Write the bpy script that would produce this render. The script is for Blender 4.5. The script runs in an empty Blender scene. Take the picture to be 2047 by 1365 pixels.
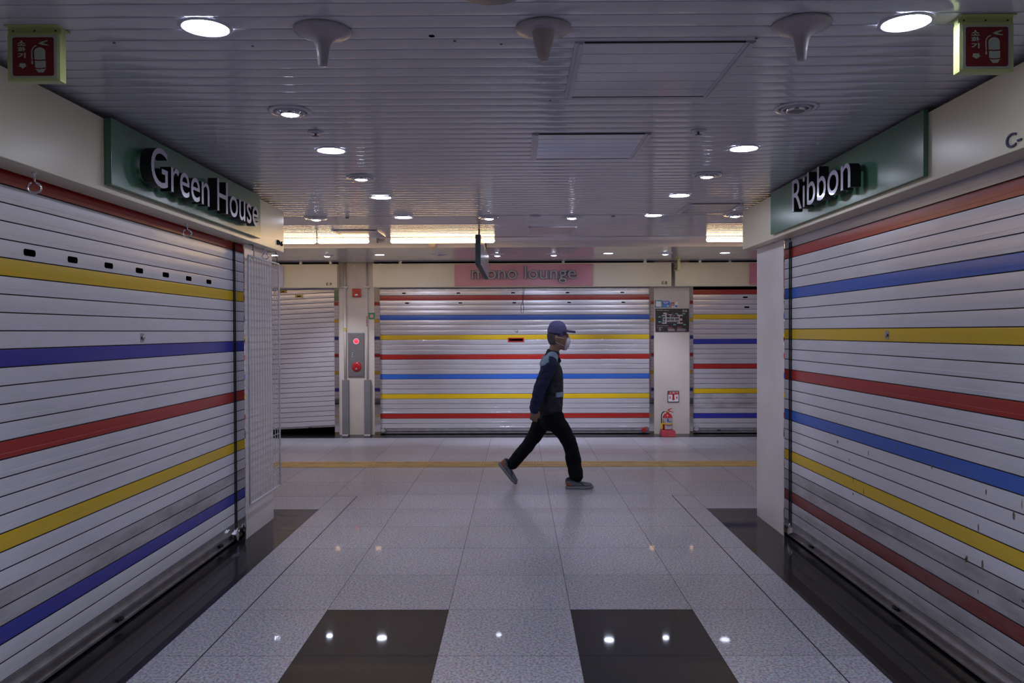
import bpy, bmesh, math, random
from mathutils import Vector, Matrix, noise
PI = math.pi
random.seed(7)
SC = bpy.context.scene
COL = SC.collection

# ------------------------------------------------------------------ camera, world, exposure
EYE = 1.5
FPX = 1592.0                      # focal length in pixels of a 2047 px wide frame
cam_d = bpy.data.cameras.new('camera')
cam_d.sensor_width = 36.0
cam_d.lens = FPX / 2047 * 36.0
cam_d.clip_start = 0.05
cam_d.clip_end = 100
cam = bpy.data.objects.new('camera', cam_d)
COL.objects.link(cam)
fwd = Vector((-0.0066, 1, -0.01225)).normalized()
rgt = Vector((1, 0, -0.0035))
rgt = (rgt - fwd * rgt.dot(fwd)).normalized()
upv = rgt.cross(fwd)
R = Matrix((rgt, upv, -fwd)).transposed()
cam.matrix_world = Matrix.Translation((0, 0, EYE)) @ R.to_4x4()
SC.camera = cam

W = bpy.data.worlds.new('world')
SC.world = W
W.use_nodes = True
W.node_tree.nodes['Background'].inputs[0].default_value = (0.56, 0.58, 0.80, 1)
W.node_tree.nodes['Background'].inputs[1].default_value = 1.0
SC.view_settings.view_transform = 'Standard'
SC.view_settings.look = 'None'
SC.view_settings.gamma = 1
SC.view_settings.exposure = 0.45
SC.view_settings.use_curve_mapping = False

# strengths of the mall's lamps
LED_E = 46.0          # glowing discs of the large downlights
SPOT_E = 60.0
SPOT_W = 16.0
TUBE_E = 12.0
LED_C = (0.75, 0.80, 1.0)
WARM_C = (1.0, 0.66, 0.32)

CEIL = EYE + 1.01
CY = 1608.0           # distance of a ceiling point = CY / pixels above horizon
YF = 11.62            # face of the far pillars
XL, XR = -1.97, 1.94  # faces of the two near pillars


def at(x, y, X=None, Y=None, Z=None):
    """photo pixel -> point of the place on a known plane"""
    d = rgt * ((x - 1023.5) / FPX) + upv * (-(y - 682.5) / FPX) + fwd
    o = Vector((0, 0, EYE))
    if X is not None: t = (X - o.x) / d.x
    elif Y is not None: t = (Y - o.y) / d.y
    else: t = (Z - o.z) / d.z
    return o + d * t


# ------------------------------------------------------------------ materials
def mat(name, col, rough=0.5, metal=0.0, emit=None, es=0.0, nscale=0.0, namt=0.0, col2=None,
        bump=0.0, bscale=40.0, stretch=(1, 1, 1), spec=0.5, detail=4.0, coat=0.0, rvar=0.0):
    m = bpy.data.materials.new(name)
    m.use_nodes = True
    nt = m.node_tree
    b = nt.nodes['Principled BSDF']
    b.inputs['Base Color'].default_value = (*col, 1)
    b.inputs['Roughness'].default_value = rough
    b.inputs['Metallic'].default_value = metal
    b.inputs['Specular IOR Level'].default_value = spec
    b.inputs['Coat Weight'].default_value = coat
    if emit:
        b.inputs['Emission Color'].default_value = (*emit, 1)
        b.inputs['Emission Strength'].default_value = es
    if nscale or bump:
        tc = nt.nodes.new('ShaderNodeTexCoord')
        mp = nt.nodes.new('ShaderNodeMapping')
        mp.inputs['Scale'].default_value = stretch
        nt.links.new(tc.outputs['Object'], mp.inputs['Vector'])
    if nscale:
        n = nt.nodes.new('ShaderNodeTexNoise')
        n.inputs['Scale'].default_value = nscale
        n.inputs['Detail'].default_value = detail
        nt.links.new(mp.outputs[0], n.inputs['Vector'])
        r = nt.nodes.new('ShaderNodeValToRGB')
        c2 = col2 if col2 else tuple(c * (1 - namt) for c in col)
        r.color_ramp.elements[0].position = 0.35
        r.color_ramp.elements[1].position = 0.62
        r.color_ramp.elements[0].color = (*c2, 1)
        r.color_ramp.elements[1].color = (*col, 1)
        nt.links.new(n.outputs['Fac'], r.inputs[0])
        nt.links.new(r.outputs[0], b.inputs['Base Color'])
        if rvar:
            mr = nt.nodes.new('ShaderNodeMapRange')
            mr.inputs['To Min'].default_value = rough + rvar
            mr.inputs['To Max'].default_value = rough
            nt.links.new(n.outputs['Fac'], mr.inputs['Value'])
            nt.links.new(mr.outputs[0], b.inputs['Roughness'])
    if bump:
        n2 = nt.nodes.new('ShaderNodeTexNoise')
        n2.inputs['Scale'].default_value = bscale
        n2.inputs['Detail'].default_value = 3
        nt.links.new(mp.outputs[0], n2.inputs['Vector'])
        bp = nt.nodes.new('ShaderNodeBump')
        bp.inputs['Strength'].default_value = bump
        bp.inputs['Distance'].default_value = 0.002
        nt.links.new(n2.outputs['Fac'], bp.inputs['Height'])
        nt.links.new(bp.outputs[0], b.inputs['Normal'])
    return m


def granite(name, c_lo, c_hi, rough, speck, tone=0.14, scale=170, coat=0.0):
    """polished speckled stone; every tile (mesh island) a slightly different tone"""
    m = bpy.data.materials.new(name)
    m.use_nodes = True
    nt = m.node_tree
    b = nt.nodes['Principled BSDF']
    b.inputs['Roughness'].default_value = rough
    b.inputs['Coat Weight'].default_value = coat
    b.inputs['Coat Roughness'].default_value = 0.035
    b.inputs['Specular IOR Level'].default_value = 0.3 if coat < 0.4 else 0.12
    geo = nt.nodes.new('ShaderNodeNewGeometry')
    tc = nt.nodes.new('ShaderNodeTexCoord')
    n = nt.nodes.new('ShaderNodeTexNoise')
    n.inputs['Scale'].default_value = scale * 0.45
    n.inputs['Detail'].default_value = 3
    nt.links.new(tc.outputs['Object'], n.inputs['Vector'])
    r = nt.nodes.new('ShaderNodeValToRGB')
    r.color_ramp.elements[0].position = 0.40
    r.color_ramp.elements[1].position = 0.56
    r.color_ramp.elements[0].color = (*c_lo, 1)
    r.color_ramp.elements[1].color = (*c_hi, 1)
    nt.links.new(n.outputs['Fac'], r.inputs[0])
    v = nt.nodes.new('ShaderNodeTexVoronoi')
    v.inputs['Scale'].default_value = scale
    nt.links.new(tc.outputs['Object'], v.inputs['Vector'])
    mx = nt.nodes.new('ShaderNodeMix'); mx.data_type = 'RGBA'; mx.blend_type = 'MULTIPLY'
    mx.inputs[0].default_value = speck
    nt.links.new(r.outputs[0], mx.inputs[6])
    nt.links.new(v.outputs['Color'], mx.inputs[7])
    big = nt.nodes.new('ShaderNodeTexNoise')
    big.inputs['Scale'].default_value = 1.4
    nt.links.new(tc.outputs['Object'], big.inputs['Vector'])
    ad = nt.nodes.new('ShaderNodeMath'); ad.operation = 'MULTIPLY_ADD'
    ad.inputs[1].default_value = tone; ad.inputs[2].default_value = 1 - tone * 0.5
    nt.links.new(geo.outputs['Random Per Island'], ad.inputs[0])
    ad2 = nt.nodes.new('ShaderNodeMath'); ad2.operation = 'MULTIPLY_ADD'
    ad2.inputs[1].default_value = 0.3
    sb = nt.nodes.new('ShaderNodeMath'); sb.operation = 'SUBTRACT'; sb.inputs[1].default_value = 0.15
    nt.links.new(ad.outputs[0], sb.inputs[0])
    nt.links.new(big.outputs['Fac'], ad2.inputs[0]); nt.links.new(sb.outputs[0], ad2.inputs[2])
    hs = nt.nodes.new('ShaderNodeHueSaturation')
    nt.links.new(ad2.outputs[0], hs.inputs['Value'])
    nt.links.new(mx.outputs[2], hs.inputs['Color'])
    nt.links.new(hs.outputs[0], b.inputs['Base Color'])
    bp = nt.nodes.new('ShaderNodeBump')
    bp.inputs['Strength'].default_value = 0.05; bp.inputs['Distance'].default_value = 0.001
    n3 = nt.nodes.new('ShaderNodeTexNoise'); n3.inputs['Scale'].default_value = 8
    nt.links.new(tc.outputs['Object'], n3.inputs['Vector'])
    nt.links.new(n3.outputs['Fac'], bp.inputs['Height'])
    nt.links.new(bp.outputs[0], b.inputs['Normal'])
    return m


def slatmat(name, col, metal=0.0, rough=0.36, dirt=0.15, dirtcol=(0.2, 0.18, 0.17), rib=0.12):
    """painted or anodised shutter slat: fine ribs along the slat, streaky grime"""
    m = bpy.data.materials.new(name)
    m.use_nodes = True
    nt = m.node_tree
    b = nt.nodes['Principled BSDF']
    b.inputs['Roughness'].default_value = rough
    b.inputs['Metallic'].default_value = metal
    tc = nt.nodes.new('ShaderNodeTexCoord')
    mp = nt.nodes.new('ShaderNodeMapping'); mp.inputs['Scale'].default_value = (0.6, 1, 190)
    nt.links.new(tc.outputs['Object'], mp.inputs['Vector'])
    n = nt.nodes.new('ShaderNodeTexNoise'); n.inputs['Scale'].default_value = 1.0; n.inputs['Detail'].default_value = 2
    nt.links.new(mp.outputs[0], n.inputs['Vector'])
    bp = nt.nodes.new('ShaderNodeBump'); bp.inputs['Strength'].default_value = rib; bp.inputs['Distance'].default_value = 0.001
    nt.links.new(n.outputs['Fac'], bp.inputs['Height'])
    nt.links.new(bp.outputs[0], b.inputs['Normal'])
    mp2 = nt.nodes.new('ShaderNodeMapping'); mp2.inputs['Scale'].default_value = (1.6, 1, 6)
    nt.links.new(tc.outputs['Object'], mp2.inputs['Vector'])
    n2 = nt.nodes.new('ShaderNodeTexNoise'); n2.inputs['Scale'].default_value = 1.0; n2.inputs['Detail'].default_value = 8
    n2.inputs['Roughness'].default_value = 0.65
    nt.links.new(mp2.outputs[0], n2.inputs['Vector'])
    r = nt.nodes.new('ShaderNodeMapRange')
    r.inputs['From Min'].default_value = 0.45; r.inputs['From Max'].default_value = 0.72
    r.inputs['To Min'].default_value = 0.0; r.inputs['To Max'].default_value = dirt
    nt.links.new(n2.outputs['Fac'], r.inputs['Value'])
    mx = nt.nodes.new('ShaderNodeMix'); mx.data_type = 'RGBA'
    mx.inputs[6].default_value = (*col, 1); mx.inputs[7].default_value = (*dirtcol, 1)
    nt.links.new(r.outputs[0], mx.inputs[0])
    mx2 = nt.nodes.new('ShaderNodeMix'); mx2.data_type = 'RGBA'; mx2.blend_type = 'MULTIPLY'
    mx2.inputs[0].default_value = 0.08
    nt.links.new(mx.outputs[2], mx2.inputs[6]); nt.links.new(n.outputs['Fac'], mx2.inputs[7])
    nt.links.new(mx2.outputs[2], b.inputs['Base Color'])
    return m


M = {
    'granite': granite('pale_granite', (0.27, 0.265, 0.30), (0.53, 0.52, 0.58), 0.34, 0.35, coat=0.15),
    'black_granite': granite('black_granite', (0.004, 0.004, 0.006), (0.007, 0.007, 0.009), 0.4, 0.25, 0.1, 90, coat=0.45),
    'grout': mat('grout', (0.035, 0.03, 0.035), 0.8, nscale=9, namt=0.3),
    'tactile': mat('tactile_yellow', (0.52, 0.36, 0.13), 0.45, nscale=6, namt=0.25, bump=0.2),
    'ceiling': mat('ceiling_paint', (0.66, 0.65, 0.71), 0.10, nscale=3, namt=0.08, spec=0.5),
    'ceiling_panel': mat('ceiling_panel_paint', (0.66, 0.65, 0.71), 0.10, nscale=2, namt=0.08),
    'ceiling_trim': mat('hatch_metal', (0.55, 0.53, 0.62), 0.3, 0.3, nscale=5, namt=0.1),
    'dark': mat('void_black', (0.012, 0.012, 0.014), 0.8, nscale=4, namt=0.3),
    'cream': mat('cream_panel', (0.76, 0.70, 0.52), 0.30, nscale=1.5, namt=0.05),
    'pillar': mat('pillar_marble', (0.74, 0.68, 0.66), 0.28, nscale=2.5, namt=0.10, detail=6),
    'pillar_b': mat('pillar_paint', (0.62, 0.56, 0.50), 0.4, nscale=2.0, namt=0.1),
    'mirror': mat('polished_steel', (0.72, 0.70, 0.70), 0.03, 1.0, nscale=3, namt=0.06),
    'steel': mat('galvanised_steel', (0.42, 0.41, 0.43), 0.35, 0.8, nscale=12, namt=0.2),
    'chrome': mat('chrome', (0.75, 0.75, 0.78), 0.12, 1.0, nscale=5, namt=0.05),
    'rail_and_gap_shade': mat('rail_and_gap_shade', (0.01, 0.01, 0.011), 0.5, nscale=9, namt=0.2),
    'green': mat('green_panel', (0.085, 0.20, 0.125), 0.25, nscale=2, namt=0.06),
    'pink': mat('pink_panel', (0.60, 0.24, 0.30), 0.3, nscale=2, namt=0.06),
    'lilac': mat('lilac_panel', (0.62, 0.58, 0.66), 0.35, nscale=2, namt=0.05),
    'letter_face': mat('letter_face', (0.36, 0.33, 0.42), 0.22, 0.0, nscale=6, namt=0.05, coat=0.4),
    'letter_side': mat('letter_side', (0.006, 0.006, 0.007), 0.45, nscale=6, namt=0.1),
    'letter_grey': mat('letter_grey_face', (0.30, 0.275, 0.30), 0.35, 0.1, nscale=6, namt=0.05),
    'ink': mat('dark_ink', (0.02, 0.02, 0.03), 0.8, nscale=9, namt=0.1, spec=0.1),
    'ink_navy': mat('navy_ink', (0.035, 0.04, 0.10), 0.5, nscale=9, namt=0.1),
    'red': mat('red_enamel', (0.42, 0.015, 0.02), 0.25, nscale=7, namt=0.1),
    'red_sign': mat('red_print', (0.16, 0.004, 0.008), 0.4, nscale=7, namt=0.08),
    'red_base': mat('red_plastic', (0.45, 0.05, 0.07), 0.45, nscale=12, namt=0.15),
    'glow_plastic': mat('yellow_green_plastic', (0.50, 0.56, 0.22), 0.3, nscale=7, namt=0.06),
    'glow_pale': mat('pale_green_acrylic', (0.42, 0.46, 0.36), 0.3, nscale=7, namt=0.05),
    'white': mat('white_plastic', (0.75, 0.73, 0.74), 0.35, nscale=8, namt=0.06),
    'beige': mat('beige_plastic', (0.52, 0.44, 0.40), 0.35, nscale=6, namt=0.06),
    'cone_plate': mat('antenna_plate_plastic', (0.46, 0.42, 0.44), 0.3, nscale=6, namt=0.06),
    'yellow': mat('yellow_plastic', (0.70, 0.45, 0.02), 0.4, nscale=8, namt=0.1),
    'brass': mat('brass', (0.45, 0.33, 0.12), 0.3, 0.9, nscale=8, namt=0.1),
    'rubber': mat('black_rubber', (0.01, 0.01, 0.01), 0.5, nscale=8, namt=0.2),
    'wire': mat('white_coated_wire', (0.62, 0.60, 0.62), 0.35, nscale=8, namt=0.15),
    'wire_dark': mat('dark_wire', (0.05, 0.045, 0.045), 0.4, 0.6, nscale=8, namt=0.15),
    'grey_box': mat('grey_steel_panel', (0.24, 0.23, 0.235), 0.35, 0.5, nscale=7, namt=0.12),
    'grey_cover': mat('grey_cover_plastic', (0.20, 0.19, 0.20), 0.45, nscale=7, namt=0.12),
    'pipe': mat('cream_pipe_paint', (0.66, 0.61, 0.55), 0.35, nscale=6, namt=0.08),
    'led': mat('led_lens', (0.9, 0.9, 1), 0.3, emit=LED_C, es=LED_E),
    'spot': mat('spot_lens', (0.9, 0.9, 1), 0.3, emit=LED_C, es=SPOT_E),
    'tube': mat('fluorescent_tube', (1, 0.9, 0.7), 0.3, emit=WARM_C, es=TUBE_E),
    'redlamp': mat('red_lamp', (0.6, 0.0, 0.02), 0.2, emit=(1, 0.03, 0.05), es=1.6),
    'sign_board': mat('direction_board', (0.50, 0.50, 0.54), 0.3, 0.1, nscale=2, namt=0.1),
    'sign_edge': mat('direction_board_edge', (0.045, 0.05, 0.055), 0.7, nscale=4, namt=0.1),
    'map_black': mat('map_black', (0.022, 0.018, 0.018), 0.35, nscale=6, namt=0.1),
    'map_white': mat('map_white', (0.50, 0.50, 0.50), 0.4, nscale=40, namt=0.08),
    'map_grey': mat('map_grey', (0.11, 0.10, 0.11), 0.4, nscale=40, namt=0.08),
    'map_green': mat('map_green', (0.12, 0.42, 0.20), 0.4, nscale=40, namt=0.08),
    'map_red': mat('map_red', (0.50, 0.10, 0.10), 0.4, nscale=40, namt=0.08),
    'map_pink': mat('map_pink', (0.55, 0.45, 0.47), 0.4, nscale=40, namt=0.08),
    'st_teal': mat('print_teal', (0.05, 0.28, 0.40), 0.4, nscale=30, namt=0.1),
    'st_blue': mat('print_blue', (0.04, 0.09, 0.48), 0.4, nscale=30, namt=0.1),
    'st_sky': mat('print_sky', (0.10, 0.26, 0.60), 0.4, nscale=30, namt=0.1),
    'st_green': mat('print_green', (0.02, 0.30, 0.09), 0.4, nscale=30, namt=0.1),
    'st_orange': mat('print_orange', (0.60, 0.22, 0.05), 0.4, nscale=30, namt=0.1),
    'st_pink': mat('print_pink', (0.62, 0.36, 0.38), 0.4, nscale=30, namt=0.1),
    # shutters
    'alu': slatmat('shutter_white', (0.74, 0.73, 0.79), 0.10, 0.30, 0.16),
    'alu_far': slatmat('shutter_ribbed_aluminium', (0.66, 0.64, 0.69), 0.4, 0.24, 0.16, rib=0.5),
    'alu_dirty': slatmat('shutter_grimy', (0.52, 0.50, 0.53), 0.1, 0.34, 0.75, (0.13, 0.115, 0.11)),
    's_red': slatmat('shutter_red', (0.40, 0.018, 0.014), 0.0, 0.28, 0.12),
    's_reddirty': slatmat('shutter_red_grimy', (0.20, 0.025, 0.025), 0.0, 0.34, 0.5),
    's_yel': slatmat('shutter_yellow', (0.75, 0.50, 0.008), 0.0, 0.28, 0.12),
    's_blu': slatmat('shutter_blue', (0.035, 0.13, 0.55), 0.0, 0.28, 0.12),
    's_nav': slatmat('shutter_deep_blue', (0.030, 0.035, 0.35), 0.0, 0.28, 0.12),
    'groove': mat('shutter_groove', (0.05, 0.045, 0.05), 0.6, nscale=9, namt=0.2),
    'slot': mat('vent_slot_black', (0.002, 0.002, 0.002), 1.0, nscale=9, namt=0.2, spec=0.0),
    'gold': mat('gold_foil', (0.42, 0.32, 0.10), 0.4, 0.3, nscale=9, namt=0.2),
}


# ------------------------------------------------------------------ mesh helpers
def link(o, parent=None):
    COL.objects.link(o)
    if parent is not None: o.parent = parent
    return o


def obj(name, bm, mats, parent=None, smooth=False):
    me = bpy.data.meshes.new(name)
    if smooth:
        for f in bm.faces: f.smooth = True
    bm.to_mesh(me); bm.free()
    for m_ in (mats if isinstance(mats, (list, tuple)) else [mats]):
        me.materials.append(M[m_] if isinstance(m_, str) else m_)
    return link(bpy.data.objects.new(name, me), parent)


def tag(o, label, cat, group=None):
    o['label'] = label; o['category'] = cat
    if group: o['group'] = group
    return o


def thing(name, label, cat, loc=(0, 0, 0), rot=0.0, group=None):
    o = bpy.data.objects.new(name, None)
    o.empty_display_size = 0.1
    o.location = loc; o.rotation_euler = (0, 0, rot)
    link(o)
    return tag(o, label, cat, group)


def struct(name, bm, mats, smooth=False):
    o = obj(name, bm, mats, None, smooth)
    o['kind'] = 'structure'
    return o


def dup(root, loc, rot=None, label=None, group=None):
    r = root.copy(); COL.objects.link(r); r.location = loc
    if rot is not None: r.rotation_euler = (0, 0, rot)
    if label: r['label'] = label
    if group: r['group'] = group
    for ch in list(root.children):
        c = ch.copy(); COL.objects.link(c); c.parent = r
        for g in list(ch.children):
            d = g.copy(); COL.objects.link(d); d.parent = c
    return r


def box(bm, x0, x1, y0, y1, z0, z1, bev=0.0, mi=0):
    vs = [bm.verts.new(p) for p in ((x0, y0, z0), (x1, y0, z0), (x1, y1, z0), (x0, y1, z0),
                                    (x0, y0, z1), (x1, y0, z1), (x1, y1, z1), (x0, y1, z1))]
    fs = [bm.faces.new([vs[i] for i in q]) for q in
          ((0, 3, 2, 1), (4, 5, 6, 7), (0, 1, 5, 4), (1, 2, 6, 5), (2, 3, 7, 6), (3, 0, 4, 7))]
    for f in fs: f.material_index = mi
    if bev > 0:
        es = list({e for f in fs for e in f.edges})
        r = bmesh.ops.bevel(bm, geom=es, offset=bev, segments=2, profile=0.7, affect='EDGES')
        for f in r['faces']: f.material_index = mi
    return fs


def B(*a, **k):
    bm = bmesh.new(); box(bm, *a, **k); return bm


def lathe(bm, prof, c=(0, 0, 0), segs=32, axis='z', mi=0, cap=True):
    """profile of (r, t) revolved around an axis through c"""
    c = Vector(c)
    def pt(r, t, a):
        u, v = r * math.cos(a), r * math.sin(a)
        return c + (Vector((u, v, t)) if axis == 'z' else Vector((u, t, v)) if axis == 'y' else Vector((t, u, v)))
    rings = []
    for r, t in prof:
        if r < 1e-6: rings.append([bm.verts.new(pt(0, t, 0))])
        else: rings.append([bm.verts.new(pt(r, t, 2 * PI * i / segs)) for i in range(segs)])
    fs = []
    for a, b in zip(rings, rings[1:]):
        for i in range(segs):
            j = (i + 1) % segs
            if len(a) == 1 and len(b) == 1: continue
            if len(a) == 1: q = (a[0], b[i], b[j])
            elif len(b) == 1: q = (a[i], b[0], a[j])
            else: q = (a[i], b[i], b[j], a[j])
            f = bm.faces.new(q); f.smooth = True; f.material_index = mi; fs.append(f)
    if cap:
        for r in (rings[0], rings[-1]):
            if len(r) > 1:
                f = bm.faces.new(r); f.material_index = mi; fs.append(f)
    bmesh.ops.recalc_face_normals(bm, faces=fs)
    return fs


def loft(bm, pts, rad, segs=16, side=Vector((0, 1, 0)), mi=0, sub=1, capn=3):
    """closed tube through pts; rad = r or (r_side, r_other) per point; round ends"""
    P = [Vector(p) for p in pts]
    Rr = [(r, r) if not isinstance(r, (tuple, list)) else r for r in rad]
    if sub > 1 and len(P) > 2:
        Q, S = [], []
        n = len(P)
        for i in range(n - 1):
            p0, p1, p2, p3 = P[max(i - 1, 0)], P[i], P[i + 1], P[min(i + 2, n - 1)]
            r0, r1, r2, r3 = Rr[max(i - 1, 0)], Rr[i], Rr[i + 1], Rr[min(i + 2, n - 1)]
            for k in range(sub):
                t = k / sub
                cr = lambda a, b, c, d: 0.5 * ((2 * b) + (c - a) * t + (2 * a - 5 * b + 4 * c - d) * t * t + (3 * b - a - 3 * c + d) * t ** 3)
                Q.append(cr(p0, p1, p2, p3))
                S.append((cr(r0[0], r1[0], r2[0], r3[0]), cr(r0[1], r1[1], r2[1], r3[1])))
        Q.append(P[-1]); S.append(Rr[-1])
        P, Rr = Q, S
    n = len(P)
    T = []
    for i in range(n):
        a, b = P[max(i - 1, 0)], P[min(i + 1, n - 1)]
        T.append((b - a).normalized())
    # round end caps
    PP, RR, TT = [], [], []
    for k in range(capn, 0, -1):
        a = k / capn * PI / 2 * 0.97
        PP.append(P[0] - T[0] * math.sin(a) * min(Rr[0])); RR.append(tuple(x * math.cos(a) for x in Rr[0])); TT.append(T[0])
    PP += P; RR += Rr; TT += T
    for k in range(1, capn + 1):
        a = k / capn * PI / 2 * 0.97
        PP.append(P[-1] + T[-1] * math.sin(a) * min(Rr[-1])); RR.append(tuple(x * math.cos(a) for x in Rr[-1])); TT.append(T[-1])
    rings = []
    for p, r, t in zip(PP, RR, TT):
        s = (side - t * side.dot(t))
        if s.length < 1e-3: s = Vector((1, 0, 0)) - t * t.x
        s.normalize(); u = t.cross(s)
        rings.append([bm.verts.new(p + s * r[0] * math.cos(2 * PI * i / segs) + u * r[1] * math.sin(2 * PI * i / segs)) for i in range(segs)])
    fs = []
    for a, b in zip(rings, rings[1:]):
        for i in range(segs):
            j = (i + 1) % segs
            f = bm.faces.new((a[i], a[j], b[j], b[i])); f.smooth = True; f.material_index = mi; fs.append(f)
    for r in (rings[0], rings[-1]):
        f = bm.faces.new(r); f.material_index = mi; fs.append(f)
    bmesh.ops.recalc_face_normals(bm, faces=fs)
    return fs


def tube(bm, pts, r, segs=8, mi=0, closed=False, side=Vector((0.3, 1, 0.2))):
    P = [Vector(p) for p in pts]
    if not closed:
        return loft(bm, P, [r] * len(P), segs, side, mi, 1, 1)
    n = len(P); rings = []
    for i in range(n):
        t = (P[(i + 1) % n] - P[i - 1]).normalized()
        s = (side - t * side.dot(t)).normalized(); u = t.cross(s)
        rings.append([bm.verts.new(P[i] + s * r * math.cos(2 * PI * k / segs) + u * r * math.sin(2 * PI * k / segs)) for k in range(segs)])
    fs = []
    for i in range(n):
        a, b = rings[i], rings[(i + 1) % n]
        for k in range(segs):
            j = (k + 1) % segs
            f = bm.faces.new((a[k], a[j], b[j], b[k])); f.smooth = True; f.material_index = mi; fs.append(f)
    bmesh.ops.recalc_face_normals(bm, faces=fs)


def poly(bm, pts2, y0, y1, mi=0):
    """polygon in local x,z extruded between y0 (front) and y1"""
    a = [bm.verts.new((p[0], y0, p[1])) for p in pts2]
    b = [bm.verts.new((p[0], y1, p[1])) for p in pts2]
    fs = [bm.faces.new(a), bm.faces.new(list(reversed(b)))]
    n = len(a)
    for i in range(n):
        j = (i + 1) % n
        fs.append(bm.faces.new((a[i], b[i], b[j], a[j])))
    for f in fs: f.material_index = mi
    bmesh.ops.recalc_face_normals(bm, faces=fs)
    return fs


def rrect(x0, x1, z0, z1, r, n=5):
    out = []
    for cx, cz, a0 in ((x1 - r, z1 - r, 0), (x0 + r, z1 - r, 90), (x0 + r, z0 + r, 180), (x1 - r, z0 + r, 270)):
        for k in range(n + 1):
            a = math.radians(a0 + 90 * k / n)
            out.append((cx + r * math.cos(a), cz + r * math.sin(a)))
    return out


def glyphs(text, cap, width=None, depth=0.02, offset=0.0, bevel=0.0):
    """writing as solid letters: list of (bmesh) per letter, in local x,z, front at y=0, back at y=depth; left end x=0, base z=0"""
    def conv(s):
        c = bpy.data.curves.new('t', 'FONT'); c.body = s; c.size = 1
        o = bpy.data.objects.new('t', c); COL.objects.link(o)
        c.extrude = 0.05; c.offset = offset; c.bevel_depth = bevel; c.resolution_u = 5
        bpy.context.view_layer.update()
        dg = bpy.context.evaluated_depsgraph_get()
        me = bpy.data.meshes.new_from_object(o.evaluated_get(dg))
        bpy.data.objects.remove(o); bpy.data.curves.remove(c)
        return me
    ref = conv('H' if ord(text[0]) < 256 else text)
    h = max(v.co.y for v in ref.vertices) - min(v.co.y for v in ref.vertices)
    z0 = min(v.co.y for v in ref.vertices)
    me = conv(text)
    xs = [v.co.x for v in me.vertices]
    s = cap / h
    sx = (width / (max(xs) - min(xs))) if width else s
    x0 = min(xs); zmin = min(v.co.z for v in me.vertices); zmax = max(v.co.z for v in me.vertices)
    bm = bmesh.new(); bm.from_mesh(me)
    for v in bm.verts:
        x, y, z = v.co
        v.co = ((x - x0) * sx, (zmax - z) / (zmax - zmin) * depth, (y - z0) * s)
    bm.verts.ensure_lookup_table()
    seen, isl = set(), []
    for v in bm.verts:
        if v.index in seen: continue
        st, comp = [v], []
        seen.add(v.index)
        while st:
            w = st.pop(); comp.append(w)
            for e in w.link_edges:
                q = e.other_vert(w)
                if q.index not in seen: seen.add(q.index); st.append(q)
        isl.append([comp, min(w.co.x for w in comp), max(w.co.x for w in comp)])
    isl.sort(key=lambda t: t[1])
    groups = []
    for comp, a, b in isl:
        for g in groups:
            ov = min(b, g[2]) - max(a, g[1])
            if ov > 0.45 * min(b - a, g[2] - g[1]):
                g[0] += comp; g[1] = min(a, g[1]); g[2] = max(b, g[2]); break
        else:
            groups.append([list(comp), a, b])
    out = []
    for comp, a, b in groups:
        n = bmesh.new(); mp = {}
        for w in comp: mp[w.index] = n.verts.new(w.co)
        done = set()
        for w in comp:
            for f in w.link_faces:
                if f.index in done: continue
                done.add(f.index)
                try: g = n.faces.new([mp[q.index] for q in f.verts])
                except ValueError: continue
        bmesh.ops.recalc_face_normals(n, faces=n.faces[:])
        for f in n.faces:
            f.material_index = 0 if f.normal.y < -0.3 else 1
        out.append(n)
    bm.free()
    return out


def word(name, text, cap, loc, parent, mats, width=None, depth=0.001, offset=0.0):
    """one mesh for a small printed word; loc = local x,y(front),z of its left base"""
    bm = bmesh.new()
    for g in glyphs(text, cap, width, depth, offset):
        me = bpy.data.meshes.new('t'); g.to_mesh(me); g.free(); bm.from_mesh(me); bpy.data.meshes.remove(me)
    for v in bm.verts: v.co += Vector(loc)
    if not isinstance(mats, (list, tuple)): mats = [mats, mats]
    return obj(name, bm, mats, parent)


# ------------------------------------------------------------------ the setting: floor
JX = [-1.6875 + 0.6565 * k for k in range(-11, 17)]       # joints running along the corridor
XB0, XB1 = -1.6875, 1.595                                 # inner edges of the black borders
YB = 6.73                                                 # far edge of the black borders
JY = [YB + 0.612 * k for k in range(-17, 8)]
bm = bmesh.new()
box(bm, -9, 9, -4, 13.2, -0.06, -0.002, mi=2)
def tile(x0, x1, y0, y1, mi, g=0.0016):
    if x1 - x0 < 0.01 or y1 - y0 < 0.01: return
    vs = [bm.verts.new(p) for p in ((x0 + g, y0 + g, 0), (x1 - g, y0 + g, 0), (x1 - g, y1 - g, 0), (x0 + g, y1 - g, 0))]
    f = bm.faces.new(vs); f.material_index = mi
YT0, YT1 = 8.81, 9.20
JX2 = sorted(set(JX))
for xa, xb in zip(JX2, JX2[1:]):
    ys = [y for y in JY if y <= YT0 - 0.02]
    ys2 = ys + [YT0]
    inside = (xa > XB0 - 0.02 and xb < XB1 + 0.05)
    for ya, yb in zip(ys2, ys2[1:]):
        if inside:
            k = round((xa - XB0) / 0.6565)
            black = k in (1, 3) and yb < 2.853 * 1.5 + 0.03
            tile(xa, min(xb, XB1), ya, yb, 1 if black else 0, 0.0014)
        elif ya >= YB - 0.02:
            tile(xa, xb, ya, yb, 0)
    y = YT1
    while y < 11.25:
        yb = min(y + 0.612, 11.27)
        tile(xa, xb, y, yb, 0); y = yb
    tile(xa, xb, 11.27, 13.2, 1, 0.0006)
for xa, xb, sgn in ((-2.6, XB0, -1), (XB1, 2.6, 1)):       # black polished border along the shop fronts
    y = YB
    while y > -4:
        tile(xa, xb, y - 1.224, y, 1, 0.0006); y -= 1.224
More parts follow.
